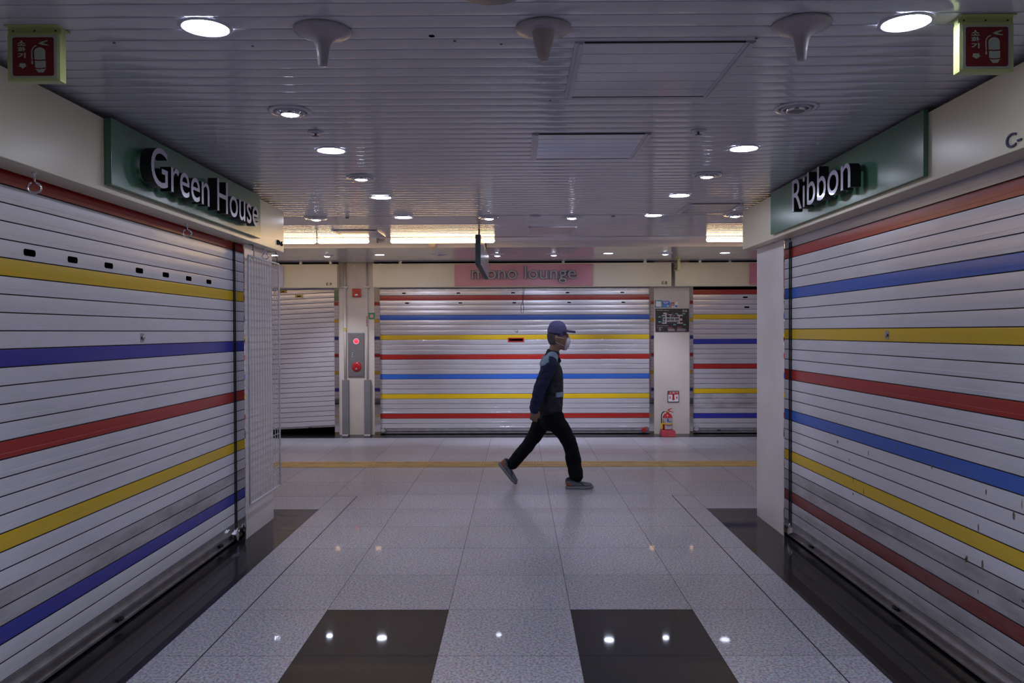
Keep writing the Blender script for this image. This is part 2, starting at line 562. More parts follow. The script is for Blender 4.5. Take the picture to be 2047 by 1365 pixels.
for xa, xb in ((-9, -2.6), (2.6, 9)):
    tile(xa, xb, 6.3, YB, 1, 0.0006)
struct('floor', bm, ['granite', 'black_granite', 'grout'])

bm = bmesh.new()
for xs, y1 in ((-1.47, 7.26), (1.41, 7.26)):
    box(bm, xs - 0.0035, xs + 0.0035, -4, y1, -0.001, 0.0006)
box(bm, -9, -1.47, 7.258, 7.262, -0.001, 0.0004)
box(bm, 1.41, 9, 7.258, 7.262, -0.001, 0.0004)
struct('trim_1', bm, 'grout')

bm = bmesh.new()
x = -9.0 + 0.166
while x < 9:
    box(bm, x + 0.002, x + 0.299, YT0 + 0.003, YT1 - 0.003, -0.001, 0.003, 0.001)
    for k in range(4):
        yy = YT0 + 0.05 + k * 0.083
        box(bm, x + 0.015, x + 0.285, yy, yy + 0.034, 0.002, 0.0062, 0.0015)
    x += 0.301
o = obj('tactile_paving_strip', bm, 'tactile')
tag(o, 'yellow tactile paving strip running across the hall floor behind the walking man', 'paving')

# ------------------------------------------------------------------ ceiling
bm = bmesh.new()
def slat_zone(y0, y1, phase, pitch=0.1012, mi=0):
    """pressed metal slats, each with a slight downward crown and a narrow groove between neighbours"""
    ed = [y0]
    y = y0 + phase
    while y < y1 - 0.012:
        if y > y0 + 0.012: ed.append(y)
        y += pitch
    ed.append(y1)
    def strip(pts, smooth):
        a = [bm.verts.new((-9, p[0], p[1])) for p in pts]
        b = [bm.verts.new((9, p[0], p[1])) for p in pts]
        for i in range(len(pts) - 1):
            f = bm.faces.new((a[i], a[i + 1], b[i + 1], b[i])); f.material_index = mi; f.smooth = smooth
    for ya, yb in zip(ed, ed[1:]):
        u, v = ya + 0.003, yb - 0.003
        n = 8
        strip([(u + (v - u) * k / n, CEIL + 0.0014 * (2 * k / n - 1) ** 2 + (0.0012 if k in (0, n) else 0)) for k in range(n + 1)], True)
        strip([(v, CEIL + 0.0026), (v + 0.001, CEIL + 0.009), (yb + 0.002, CEIL + 0.009), (yb + 0.003, CEIL + 0.0026)], False)
slat_zone(-4.0, 6.945, (2.46 + 4.0) % 0.1012)
box(bm, -9, 9, 6.955, 7.46, CEIL + 0.001, CEIL + 0.02, mi=1)
slat_zone(7.465, 8.50, 0.1)
box(bm, -9, 9, 8.50, 8.52, CEIL - 0.004, CEIL + 0.14, mi=1)
# recessed trough with a curved far side
tr = [(8.52, CEIL + 0.14), (8.80, CEIL + 0.14)]
for k in range(1, 13):
    a = k / 12 * PI / 2
    tr.append((8.80 + 0.75 * math.sin(a), CEIL + 0.14 - 0.14 * (1 - math.cos(a))))
a_ = [bm.verts.new((-9, p[0], p[1])) for p in tr]
b_ = [bm.verts.new((9, p[0], p[1])) for p in tr]
for i in range(len(tr) - 1):
    f = bm.faces.new((a_[i], a_[i + 1], b_[i + 1], b_[i])); f.material_index = 1; f.smooth = True
box(bm, -9, 9, 9.55, 10.42, CEIL, CEIL + 0.02, mi=1)
box(bm, -9, 9, 10.428, 11.50, CEIL, CEIL + 0.02, mi=1)
box(bm, -9, 9, 11.50, 13.2, CEIL + 0.06, CEIL + 0.08, mi=2)
box(bm, -9, 9, -4, 13.2, CEIL + 0.16, CEIL + 0.2, mi=2)
struct('ceiling', bm, ['ceiling', 'ceiling_panel', 'dark'])


def hatch(x0, x1, y0, y1, label, gap=True, rails=True, w=0.034):
    z = CEIL
    t = thing('ceiling_hatch', label, 'hatch', ((x0 + x1) / 2, (y0 + y1) / 2, z), 0, 'access hatches in the ceiling')
    cx, cy = (x0 + x1) / 2, (y0 + y1) / 2
    hx, hy = (x1 - x0) / 2, (y1 - y0) / 2
    bm = bmesh.new()
    n = max(3, round((y1 - y0) / 0.1012)); p = (2 * hy - 0.02) / n
    for k in range(n):
        ya = -hy + 0.01 + k * p
        box(bm, -hx + w, hx - w, ya + 0.002, ya + p - 0.002, -0.004, 0.0008, 0.0012)
    obj('hatch_panel', bm, 'ceiling', t)
    if rails:
        for s in (-1, 1):
            bm = bmesh.new()
            xa, xb = (-hx, -hx + w) if s < 0 else (hx - w, hx)
            box(bm, xa, xb, -hy, hy, -0.006, 0.0008, 0.001)
            xm = (xa + xb) / 2
            box(bm, xm - 0.003, xm + 0.012, -hy, hy, -0.010, -0.004, 0.001)
            obj('side_rail', bm, 'ceiling_trim', t)
    if gap:  # black strips stand in for the shade in the panel's edge gaps
        obj('gap_shade', B(-hx + w, hx - w, hy - 0.010, hy - 0.001, -0.0045, 0.0008), 'rail_and_gap_shade', t)
        obj('gap_shade', B(-hx + w, hx - w, -hy + 0.001, -hy + 0.006, -0.0045, 0.0008), 'rail_and_gap_shade', t)
    return t
hatch(0.205, 0.835, 2.79, 3.44, 'large ceiling access hatch with grey side rails, between the middle and right cone antennas')
hatch(0.08, 0.69, 4.08, 4.66, 'smaller ceiling access hatch behind the large one, above the middle of the corridor')
hatch(1.36, 1.80, 6.33, 6.80, 'ceiling access hatch beside the round downlight near the right shop corner')
hatch(0.11, 0.58, 7.69, 8.18, 'flush square ceiling hatch right of the hanging board', gap=False, w=0.02)
hatch(-1.84, -1.38, 7.88, 8.36, 'ceiling access hatch above the gap between two warm fluorescent lamps', w=0.02)

# ------------------------------------------------------------------ walls
struct('wall_left', B(-2.6, -2.12, -4, 6.42, 0, CEIL + 0.1), 'dark')
struct('wall_right', B(2.06, 2.6, -4, 6.52, 0, CEIL + 0.1), 'dark')
struct('wall_back', B(-3, 3, -4.2, -4.0, 0, CEIL + 0.1), 'pillar_b')
struct('wall_near_left', B(-9, -2.6, 6.1, 6.38, 0, CEIL + 0.1), 'pillar_b')
struct('wall_near_right', B(2.6, 9, 6.1, 6.48, 0, CEIL + 0.1), 'pillar_b')
struct('wall_far', B(-9, 9, 13.0, 13.2, 0, CEIL + 0.1), 'dark')
def pillar(name, x0, x1, y0, y1, m_, z1=CEIL + 0.05, edge=None):
    bm = B(x0, x1, y0, y1, 0, z1, 0.004)
    return struct(name, bm, m_)
pillar('pillar', -2.6, XL, 5.745, 6.40, 'pillar', 2.144)
pillar('pillar', XR, 2.6, 5.81, 6.46, 'pillar', 2.164)
# far pillars between the shops
def fx(x, Y=YF): return (x - 1034) / FPX * Y
def fz(y, x=1034, Y=YF): return EYE + (663 - y + 0.0035 * (x - 1034) * -1) / FPX * Y
pillar('pillar', fx(677), fx(748), YF, 12.6, 'pillar_b')
pillar('pillar', fx(1307), fx(1378), YF, 12.6, 'pillar_b')
pillar('pillar', fx(1720), fx(1790), YF, 12.6, 'pillar_b')
pillar('pillar', fx(200), fx(270), YF, 12.6, 'pillar_b')
# mirror-polished jambs beside the shutters
def jamb(x0, x1, y0, y1, z1=2.25):
    struct('trim_2', B(x0, x1, y0, y1, 0.0, z1, 0.001), 'mirror')
jamb(fx(668), fx(677) - 0.001, YF - 0.005, YF + 0.12)
jamb(fx(748) + 0.001, fx(759.5), YF - 0.005, YF + 0.12)
jamb(fx(1297.5), fx(1307) - 0.001, YF - 0.005, YF + 0.12)
jamb(fx(1378) + 0.001, fx(1385), YF - 0.005, YF + 0.12)
jamb(-2.115, XL + 0.002, 5.725, 5.744, 2.144)
jamb(XR - 0.002, 2.055, 5.79, 5.809, 2.164)


# ------------------------------------------------------------------ shutters
def shutter(name, label, loc, rot, width, z0, n, pitch, colours, base='alu', dirty=(), bottom=True, group=None,
            extra_rib=True, tilt=0.0, barz=(0.012, None)):
    """local x along the shutter from 0 to width, front towards -y"""
    t = thing(name, label, 'roller shutter', loc, rot, group)
    mats = [base, 's_red', 's_yel', 's_blu', 's_nav', 'alu_dirty', 's_reddirty', 'groove']
    key = {'R': 1, 'Y': 2, 'B': 3, 'N': 4, 'D': 5, 'r': 6}
    bm = bmesh.new()
    pr = [(0.0, 0.006, 7), (0.028, 0.006, 7), (0.036, -0.0016, 0), (0.08, -0.0019, 0), (0.30, -0.0024, 0), (0.308, -0.0020, 0), (0.316, -0.0024, 0),
          (0.52, -0.0027, 0), (0.72, -0.0025, 0), (0.92, -0.0020, 0), (0.966, -0.0016, 0), (0.974, 0.006, 7)]
    for k in range(n):
        zb = z0 + k * pitch
        mi = key.get(colours.get(k, ''), 0)
        if k in dirty and mi == 0: mi = 5
        pts = [(zb + p[0] * pitch, p[1]) for p in pr] + [(zb + pitch, 0.006)]
        xs = [0.0, width]
        rows = [[bm.verts.new((x, y, z)) for z, y in pts] for x in xs]
        for i in range(len(pts) - 1):
            f = bm.faces.new((rows[0][i], rows[1][i], rows[1][i + 1], rows[0][i + 1]))
            edge = i in (0, 1, len(pts) - 2, len(pts) - 3)
            f.material_index = 7 if edge else mi
    # solid back so that the curtain has a thickness
    box(bm, 0, width, 0.009, 0.016, z0, z0 + n * pitch, mi=0)
    bmesh.ops.recalc_face_normals(bm, faces=bm.faces[:])
    for f in bm.faces:
        if len(f.verts) == 4 and f.normal.y > 0.5 and f.calc_center_median().y < 0.0065: f.normal_flip()
    cur = obj('slat_curtain', bm, mats, t)
    if tilt: cur.rotation_euler = (0, tilt, 0)
    if bottom:
        bm = bmesh.new()
        zb, zt = barz[0], z0
        box(bm, 0, width, -0.004, 0.016, zb, zt, 0.001)
        box(bm, 0, width, -0.022, -0.003, zb + (zt - zb) * 0.52, zb + (zt - zb) * 0.66, 0.003)
        box(bm, 0, width, -0.012, -0.003, zb, zb + (zt - zb) * 0.12, 0.002)
        br = obj('bottom_bar', bm, 'steel', t)
        if tilt: br.rotation_euler = (0, tilt, 0)
    return t, cur


def padlock(parent, x, y, z, s=1.0, m_='chrome', ang=0.5):
    bm = bmesh.new()
    body = rrect(-0.02 * s, 0.02 * s, -0.035 * s, 0.0, 0.006 * s)
    poly(bm, body, -0.008 * s, 0.008 * s)
    tube(bm, [(-0.012 * s + 0, 0, -0.002)] + [(0.012 * s * math.cos(a), 0, 0.012 * s + 0.012 * s * math.sin(a)) for a in [PI - k * PI / 8 for k in range(9)]] + [(0.012 * s, 0, -0.002)], 0.003 * s, 6)
    o = obj('padlock', bm, m_, parent)
    o.location = (x, y, z); o.rotation_euler = (0, ang, 0)
    return o


def lockcyl(parent, x, z):
    bm = bmesh.new()
    poly(bm, rrect(x - 0.020, x + 0.020, z - 0.024, z + 0.024, 0.006), -0.0040, 0.002, mi=0)
    lathe(bm, [(0, -0.013), (0.010, -0.013), (0.013, -0.009), (0.013, -0.003)], (x, 0, z), 20, 'y', cap=False)
    box(bm, x - 0.017, x - 0.008, -0.010, -0.004, z - 0.004, z + 0.004, 0.001, mi=2)
    box(bm, x + 0.008, x + 0.019, -0.010, -0.004, z - 0.004, z + 0.004, 0.001, mi=2)
    return obj('lock_cylinder', bm, ['steel', 'alu', 'wire_dark'], parent)


def pull(parent, x, z, y=-0.012):
    bm = bmesh.new()
    box(bm, x - 0.028, x + 0.028, y - 0.010, y + 0.010, z - 0.008, z + 0.008, 0.004)
    box(bm, x - 0.014, x + 0.014, y - 0.018, y - 0.006, z - 0.005, z + 0.006, 0.003)
    return obj('latch', bm, 'rubber', parent)


# left near shutter (X = -2.04), local x -> world +Y
SXL = -2.04
stripesL = {2: 'N', 7: 'Y', 12: 'R', 17: 'N', 22: 'Y', 27: 'R'}
YL0 = -3.9
tL, cL = shutter('roller_shutter', 'pale roller shutter with deep blue stripes and black vent slots under the Green House sign',
                 (SXL, YL0, 0), PI / 2, 5.722 - YL0, 0.1276, 28, 0.0728, stripesL, 'alu', dirty=(3, 4))
for k in range(10):
    yy = 5.255 - 0.3225 * k
    bm = bmesh.new()
    zc = 0.1276 + 23.48 * 0.0728
    poly(bm, rrect(yy - YL0 - 0.040, yy - YL0 + 0.040, zc - 0.014, zc + 0.014, 0.010), -0.0042, -0.001)
    obj('vent_slot', bm, 'slot', tL)
lockcyl(tL, 4.313 - YL0, 0.1276 + 18.5 * 0.0728)
obj('guide_rail', B(5.700 - YL0, 5.716 - YL0, -0.006, 0.02, 0, 2.143, 0.002), 'rail_and_gap_shade', tL)
pull(tL, 5.40 - YL0, 0.045)
pull(tL, 4.02 - YL0, 0.045)
padlock(tL, 5.66 - YL0, -0.035, 0.075, 1.6, 'chrome', 1.0)

# right near shutter (X = 1.985), local x -> world -Y
SXR = 1.985
stripesR = {2: 'r', 6: 'Y', 10: 'B', 14: 'R', 18: 'Y', 22: 'B', 26: 'R'}
YR1 = 5.786
tR, cR = shutter('roller_shutter', 'grimy roller shutter with bright blue, yellow and red stripes under the Ribbon sign',
                 (SXR, YR1, 0), -PI / 2, YR1 + 3.9, 0.112, 28, 0.0737, stripesR, 'alu', dirty=(0, 1, 3, 4))
lockcyl(tR, YR1 - 4.282, 0.112 + 18.5 * 0.0737)
obj('guide_rail', B(0.010, 0.026, -0.006, 0.02, 0, 2.143, 0.002), 'rail_and_gap_shade', tR)
pull(tR, YR1 - 5.35, 0.05)
pull(tR, YR1 - 4.15, 0.05)
padlock(tR, 0.075, -0.035, 0.085, 1.3, 'chrome', -0.4)
bm = bmesh.new()
rs = random.Random(5)
for k in range(26):      # rust-brown scuffs on the slats
    yy = rs.uniform(0.3, 3.6) if k > 8 else rs.uniform(2.35, 2.75)
    zz = rs.uniform(0.35, 0.9)
    w_, h_ = rs.uniform(0.003, 0.012), rs.uniform(0.006, 0.026)
    poly(bm, [(yy + w_ * math.cos(a) * rs.uniform(0.5, 1), zz + h_ * math.sin(a) * rs.uniform(0.5, 1)) for a in [k2 * PI / 4 for k2 in range(8)]], -0.0036, -0.0028)
obj('scuff_marks', bm, mat('rust_scuff', (0.24, 0.17, 0.14), 0.6, nscale=90, namt=0.5), tR)['kind'] = 'stuff'

# far shutters
SF = YF + 0.05
def X_(x): return (x - 1034) / FPX * SF
xm0, xm1 = X_(759.5), X_(1298)
tM, cM = shutter('roller_shutter', 'wide ribbed metal roller shutter with red, blue and yellow stripes behind the walking man',
                 (xm0, SF, 0), 0, xm1 - xm0, 0.0872, 29, 0.0722,
                 {2: 'R', 6: 'Y', 10: 'B', 14: 'R', 18: 'Y', 22: 'B', 26: 'R'}, 'alu_far')
bm = bmesh.new()
for xs, zk in (((808, 917, 1026, 1135, 1244), 27.45), ((814, 920.6, 1028.5, 1138, 1246), 25.45)):
    for x in xs:
        xx = X_(x) - xm0; zz = 0.0872 + zk * 0.0722
        b2 = bmesh.new()
        poly(b2, rrect(xx - 0.028, xx + 0.028, zz - 0.009, zz + 0.009, 0.004), -0.0045, 0.0)
        obj('vent_slot', b2, 'slot', tM)
        b2 = bmesh.new()
        poly(b2, [(xx + 0.02, zz + 0.004), (xx + 0.055, zz + 0.02), (xx + 0.05, zz + 0.026), (xx + 0.015, zz + 0.010)], -0.010, -0.0046)
        obj('slot_flap', b2, 'steel', tM)
bm.free()
xx = X_(1031.5) - xm0
bm = B(xx - 0.118, xx + 0.118, -0.012, 0.0, 1.352, 1.412, 0.003)
lf = obj('letter_slot', bm, 'red', tM)
obj('slot_opening', B(xx - 0.10, xx + 0.10, -0.0135, -0.011, 1.366, 1.398), 'slot', lf)
lockcyl(tM, X_(1033) - xm0, 1.507)
for s, x in (('a', 768), ('b', 1289)):
    padlock(tM, X_(x) - xm0, -0.035, 0.075, 1.5, 'chrome' if s == 'a' else 'red', 0.9)
bm = bmesh.new()
for s in (-1, 1):
    xx = X_(1047) - xm0 + s * 0.012
    tube(bm, [(xx, -0.03, 2.145), (xx - 0.01 - s * 0.010, -0.035, 1.95), (xx - 0.02 + s * 0.008, -0.035, 1.86)] +
         [(X_(1044.5) - xm0 + s * w2, -0.035, z2) for w2, z2 in ((0.018, 1.82), (0.020, 1.80), (0.012, 1.778), (0.0, 1.772))], 0.003, 6)
obj('pull_wire', bm, 'wire_dark', tM)
bm = bmesh.new()
box(bm, 0.0, xm1 - xm0, -0.03, 0.0, 2.10, 2.18)
obj('head_box', bm, 'steel', tM)

xr0 = X_(1385)
tE, cE = shutter('roller_shutter', 'white roller shutter with widely spaced stripes right of the extinguisher pillar',
                 (xr0, SF, 0), 0, X_(1719) - xr0, 0.080, 28, 0.0724,
                 {2: 'N', 7: 'Y', 12: 'R', 17: 'N', 22: 'Y', 27: 'R'}, 'alu_far', dirty=(5, 6, 4))
for x, zk in ((1489, 26.4), (1492, 24.4), (1600, 26.4)):
    b2 = bmesh.new(); xx = X_(x) - xr0; zz = 0.08 + zk * 0.0724
    poly(b2, rrect(xx - 0.036, xx + 0.036, zz - 0.011, zz + 0.011, 0.008), -0.0045, 0.0)
    obj('vent_slot', b2, 'slot', tE)
padlock(tE, X_(1391) - xr0, -0.035, 0.10, 1.6, 'chrome', 0.3)
pull(tE, X_(1436) - xr0, 0.05)

xl0 = X_(270); xl1 = X_(668)
tW, cW = shutter('roller_shutter', 'plain white roller shutter hanging crooked with a dark gap above the floor',
                 (xl1, SF, 0), 0, 0.01, 0.0, 1, 0.01, {}, 'alu_far', bottom=False)
bpy.data.objects.remove(cW)
wv = xl1 - xl0
bm = bmesh.new()
n = 29; pt = 0.0722
tl = math.tan(math.radians(2.7))
for k in range(n):
    z = 0.137 + k * pt
    prf = [(0.0, 0.006, 1), (0.05, 0.0, 0), (0.45, -0.0009, 0), (0.94, -0.0003, 0), (0.96, 0.006, 1), (1.0, 0.006, 1)]
    rows = [[bm.verts.new((x, y, z + p * pt + x * tl * 0 - (-x) * tl)) for p, y, _ in prf] for x in (-wv * 0.62, 0)]
    for i in range(len(prf) - 1):
        f = bm.faces.new((rows[0][i], rows[1][i], rows[1][i + 1], rows[0][i + 1])); f.material_index = prf[i][2]
a = [bm.verts.new(p) for p in ((-wv * 0.62, 0.01, 0.137 - wv * 0.62 * tl), (0, 0.01, 0.137), (0, 0.01, 2.25), (-wv * 0.62, 0.01, 2.25))]
bm.faces.new(a)
obj('slat_curtain', bm, ['alu_far', 'groove'], tW)
bm = bmesh.new()
vs = [(x, y, z + x * tl) for x in (-wv * 0.62, 0) for y in (-0.012, 0.014) for z in (0.115, 0.137)]
q = [bm.verts.new(v) for v in vs]
for f in ((0, 1, 3, 2), (4, 6, 7, 5), (0, 4, 5, 1), (2, 3, 7, 6), (1, 5, 7, 3), (0, 2, 6, 4)): bm.faces.new([q[i] for i in f])
bmesh.ops.recalc_face_normals(bm, faces=bm.faces[:])
obj('bottom_bar', bm, 'steel', tW)
for x, y in ((566, 583), (598, 592)):
    p = at(x, y, Y=SF)
    xx = p.x - xl1
    bm = bmesh.new(); box(bm, xx - 0.058, xx + 0.058, -0.012, -0.004, p.z - 0.021, p.z + 0.021, 0.002)
    g_ = obj('slot_plate', bm, 'gold', tW)
    g_['label'] = 'gold foil plate'
    obj('slot_opening', B(xx - 0.027, xx + 0.027, -0.0135, -0.0115, p.z - 0.008, p.z + 0.006), 'slot', g_)
pull(tW, X_(619) - xl1, 0.10, -0.02)

# shutters of the shops on the near side of the hall: met only in the mirror-polished jambs
shutter('roller_shutter', 'striped roller shutter facing the hall, around the corner from the left pillar', (-2.75, 6.42, 0), PI, 3.6, 0.1, 28, 0.0728,
        {2: 'N', 7: 'Y', 12: 'R', 17: 'N', 22: 'Y', 27: 'R'}, 'alu')
shutter('roller_shutter', 'striped roller shutter facing the hall, around the corner from the right pillar', (6.4, 6.52, 0), PI, 3.6, 0.1, 28, 0.0728,
        {2: 'N', 7: 'Y', 12: 'R', 17: 'N', 22: 'Y', 27: 'R'}, 'alu')


# ------------------------------------------------------------------ fascias and shop signs
def fascia(label, loc, rot, w, z0, z1, d, number=None, nx=0.0, ncap=0.045, nmat='ink', seams=()):
    t = thing('shop_fascia', label, 'fascia', loc, rot)
    bm = B(0, w, 0, d, z0, z1, 0.003)
    obj('panel', bm, 'cream', t)
    for s in seams:
        obj('seam', B(s - 0.0015, s + 0.0015, -0.001, 0.002, z0 + 0.002, z1 - 0.002), 'groove', t)
    if number:
        word('unit_number', number, ncap, (nx, -0.006, z0 + 0.03), t, nmat, depth=0.006)
    return t
FXL, FXR = -1.88, 1.85
fL = fascia('long cream fascia above the shutter on the left side of the corridor', (FXL, -3.9, 0), PI / 2, 6.42 + 3.9, 2.145, 2.478, 0.135, None)
yy = 6.235 + 3.9
word('unit_number', 'D-6', 0.036, (yy, -0.010, 2.19), fL, 'ink', width=0.13, depth=0.010)
fR = fascia('long cream fascia above the shutter on the right side of the corridor', (FXR, 6.55, 0), -PI / 2, 6.55 + 3.9, 2.165, 2.478, 0.122, None)
p = at(2013, 293, X=FXR)
word('unit_number', 'C-1', 0.052, (6.55 - p.y, -0.006, at(2020, 296, X=FXR).z), fR, 'ink_navy', depth=0.006, width=0.125)
# far fascias
FY = 11.45
def Xf(x): return (x - 1034) / FPX * FY
def Zf(y, x=1034): return EYE + (663 - y - 0.0035 * (x - 1034) * 1.0) / FPX * FY
fW = fascia('cream fascia numbered E-9 above the plain white shutter', (Xf(270), FY, 0), 0, Xf(674) - Xf(270), Zf(573.5), Zf(526.5), 0.16, 'E-9', Xf(653) - Xf(270), 0.041)
fM = fascia('cream fascia numbered E-8 around the pink lounge sign', (Xf(745.5), FY, 0), 0, Xf(1342) - Xf(745.5), Zf(573.5), Zf(526), 0.16, 'E-8', Xf(1323) - Xf(745.5), 0.041)
fE = fascia('cream fascia above the shutter right of the extinguisher pillar', (Xf(1349.5), FY, 0), 0, Xf(1760) - Xf(1349.5), Zf(573.5), Zf(526), 0.16)
for f_, x0_, x1_, base in ((fW, 600, 660, 270), (fM, 800, 1290, 745.5), (fE, 1400, 1460, 1349.5)):
    n = 2 if x1_ - x0_ < 100 else 4
    for k in range(n):
        xx = Xf(x0_ + (x1_ - x0_) * k / (n - 1)) - Xf(base)
        obj('hanger_clip', B(xx - 0.02, xx + 0.02, 0.03, 0.10, Zf(526), CEIL + 0.055, 0.002), 'steel', f_)

def shopsign(label, loc, rot, w, z0, z1, pm, text, tx, tz, cap, tw, standoff, ldepth, mats, offset=0.0, bevel=0.0, th=0.02, face=None):
    t = thing('shop_sign', label, 'sign', loc, rot)
    obj('sign_panel', B(0, w, 0, th, z0, z1, 0.002), pm, t)
    if text:
        for g in glyphs(text, cap, tw, ldepth, offset, bevel):
            for v in g.verts: v.co += Vector((tx, -standoff - ldepth, tz))
            obj('letter', g, mats, t)
        if face is not None:
            bodies = [c for c in t.children if c.name.startswith('letter')]
            for b_, g in zip(bodies, glyphs(text, cap, tw - 0.014, 0.004, face)):
                for v in g.verts: v.co += Vector((tx + 0.007, -standoff - ldepth - 0.002, tz))
                obj('letter_face', g, ['letter_grey', 'letter_grey'], b_)
    return t
shopsign('dark green sign reading Green House on the left fascia', (-1.846, 3.625, 0), PI / 2, 5.735 - 3.625, 2.178, 2.482, 'green',
         'Green House', 3.86 - 3.625, 2.2265, 0.19, 1.60, 0.018, 0.056, ['letter_face', 'letter_side'], 0.002, th=0.033)
shopsign('dark green sign reading Ribbon on the right fascia', (1.828, 5.76, 0), -PI / 2, 5.76 - 3.60, 2.192, 2.490, 'green',
         'Ribbon', 5.76 - 5.085, 2.254, 0.197, 0.885, 0.022, 0.056, ['letter_face', 'letter_side'], 0.002, th=0.021)
PY = 11.42
def Xp(x): return (x - 1034) / FPX * PY
shopsign('pink sign reading mono lounge on the cream fascia', (Xp(909), PY, 0), 0, Xp(1186) - Xp(909), Zf(571.5), Zf(528.5), 'pink',
         'mono lounge', Xp(942.5) - Xp(909), EYE + (663 - 557.7) / FPX * 11.38, 0.185, Xp(1152.5) - Xp(942.5), 0.012, 0.03, ['letter_side', 'letter_side'], 0.026, th=0.029, face=0.004)
shopsign('pale lilac blank sign at the left end of the E-9 fascia', (Xp(470), PY, 0), 0, Xp(566) - Xp(470), Zf(572), Zf(531), 'lilac', None, 0, 0, 0, 0, 0, 0, None, th=0.029)
shopsign('pink sign edge showing beside the right pillar at the far fascia', (Xp(1498.5), PY, 0), 0, 1.9, Zf(571), Zf(528.5), 'pink', None, 0, 0, 0, 0, 0, 0, None, th=0.029)
# green sign around the corner, reflected in the steel jambs
shopsign('green blank sign facing the hall around the corner from the left pillar', (-3.4, 6.44, 0), PI, 1.8, 2.18, 2.48, 'green', None, 0, 0, 0, 0, 0, 0, None, th=0.06)


# ------------------------------------------------------------------ ceiling lamps
def downlight(label, x, y, r=0.086):
    t = thing('recessed_downlight', label, 'ceiling light', (x, y, CEIL), 0, 'round recessed downlights')
    bm = bmesh.new()
    lathe(bm, [(r, 0.0), (r, -0.002), (r * 0.97, -0.005), (r * 0.88, -0.006), (r * 0.85, -0.004), (r * 0.83, 0.0)], segs=48, cap=False)
    obj('trim_ring', bm, 'ceiling_panel', t)
    bm = bmesh.new()
    lathe(bm, [(0, -0.0025), (r * 0.78, -0.0025), (r * 0.83, -0.0012)], segs=48, cap=False)
    obj('lens', bm, 'led', t)
    return t
def px2c(x, y):
    p = at(x, y, Z=CEIL)
    return p.x, p.y
d0 = downlight('large round downlight above the left green sign, nearest the camera', *px2c(411, 54))
def dl(x, y, label, s=1.0):
    X, Y = px2c(x, y)
    o = dup(d0, (X, Y, CEIL), None, label)
    o.scale = (s, s, 1)
    return o
dl(1811, 44, 'large round downlight above the right green sign, beside the hanging extinguisher sign')
dl(662, 300, 'round downlight over the left side, second in its row behind the nearest one')
dl(1487, 296, 'round downlight over the right side, between unlit spotlight and lit gimbal spot')
dl(762, 394, 'round downlight over the left side, just behind the second gimbal spot')
dl(1358, 390, 'round downlight over the right side, just beyond the lit right gimbal spot')
dl(806, 434, 'round downlight in the smooth ceiling strip, left of the hanging board')
dl(1306, 430, 'round downlight in the smooth ceiling strip, beside the right corner hatch')
dl(759, 509, 'small round downlight in front of the left end of the E-8 fascia', 0.85)
dl(1216, 506, 'small round downlight above the right end of the pink lounge sign', 0.85)
dl(1449, 505, 'small round downlight in front of the far right fascia', 0.85)
dl(546, 510, 'small round downlight beside the left shop corner, half behind the wire hooks', 0.85)


def gimbal(label, x, y, lit=True, tiltx=0.35, power=SPOT_W, s=1.0):
    t = thing('gimbal_spotlight', label, 'ceiling light', (x, y, CEIL), 0, 'swivelling ceiling spotlights')
    bm = bmesh.new()
    lathe(bm, [(0.098, 0.0), (0.098, -0.002), (0.094, -0.006), (0.078, -0.007), (0.075, -0.003), (0.074, 0.0)], segs=40, cap=False)
    obj('trim_ring', bm, 'ceiling_panel', t)
    bm = bmesh.new()
    lathe(bm, [(0.0, -0.0012), (0.075, -0.0012)], segs=32, cap=False)
    obj('recess', bm, 'grey_cover', t)
    bm = bmesh.new()
    lathe(bm, [(0.067, -0.002), (0.067, -0.010), (0.060, -0.011), (0.055, -0.009), (0.054, -0.002)], segs=40, cap=False)
    obj('swivel_ring', bm, 'ceiling_trim', t)
    bm = bmesh.new()
    lathe(bm, [(0.044, -0.002), (0.044, -0.017), (0.041, -0.020), (0.039, -0.018)], segs=32, cap=False)
    lb = obj('lamp_head', bm, 'chrome', t)
    bm = bmesh.new()
    lathe(bm, [(0.0, -0.024), (0.025, -0.022), (0.039, -0.017)], segs=32, cap=False)
    obj('lens', bm, 'spot' if lit else 'grey_cover', t)
    if lit:
        L = bpy.data.lights.new('spot_beam', 'SPOT')
        L.energy = power; L.color = LED_C; L.spot_size = math.radians(70); L.spot_blend = 0.8
        L.shadow_soft_size = 0.035
        lo = link(bpy.data.objects.new('spot_beam', L), t)
        lo.location = (0, 0, -0.035); lo.rotation_euler = (tiltx, 0, 0)
    return t
g0 = gimbal('lit gimbal spotlight over the left side, nearest the camera', *px2c(580, 222))
def gl(x, y, label, power=None, tilt=0.35):
    X, Y = px2c(x, y)
    r = dup(g0, (X, Y, CEIL), None, label)
    if power:
        for c in r.children:
            if c.type == 'LIGHT':
                c.data = c.data.copy(); c.data.energy = power; c.rotation_euler = (tilt, 0, 0)
    return r
gl(722, 354, 'lit gimbal spotlight over the left side, between two round downlights')
gl(1413, 349, 'lit gimbal spotlight over the right side, between two round downlights')
gl(632, 436, 'gimbal spotlight in the smooth ceiling strip beside the left shop corner', 40, 1.1)
gl(978, 434, 'gimbal spotlight in the smooth ceiling strip directly above the hanging board', 12, -0.3)
gl(1143, 433, 'gimbal spotlight in the smooth ceiling strip above the small flush hatch', 40, 1.1)
gl(1469, 429, 'gimbal spotlight in the smooth ceiling strip beside the right shop corner', 40, 1.1)
gl(654, 510, 'small lit spotlight in front of the E-9 fascia', 70, 0.45)
gl(994, 509, 'small lit spotlight over the pink sign, just right of the hanging board', 70, 0.45)
gl(1107, 508, 'small lit spotlight above the word lounge of the pink sign', 70, 0.45)
gl(1330, 506, 'small lit spotlight above the E-8 unit number', 70, 0.45)
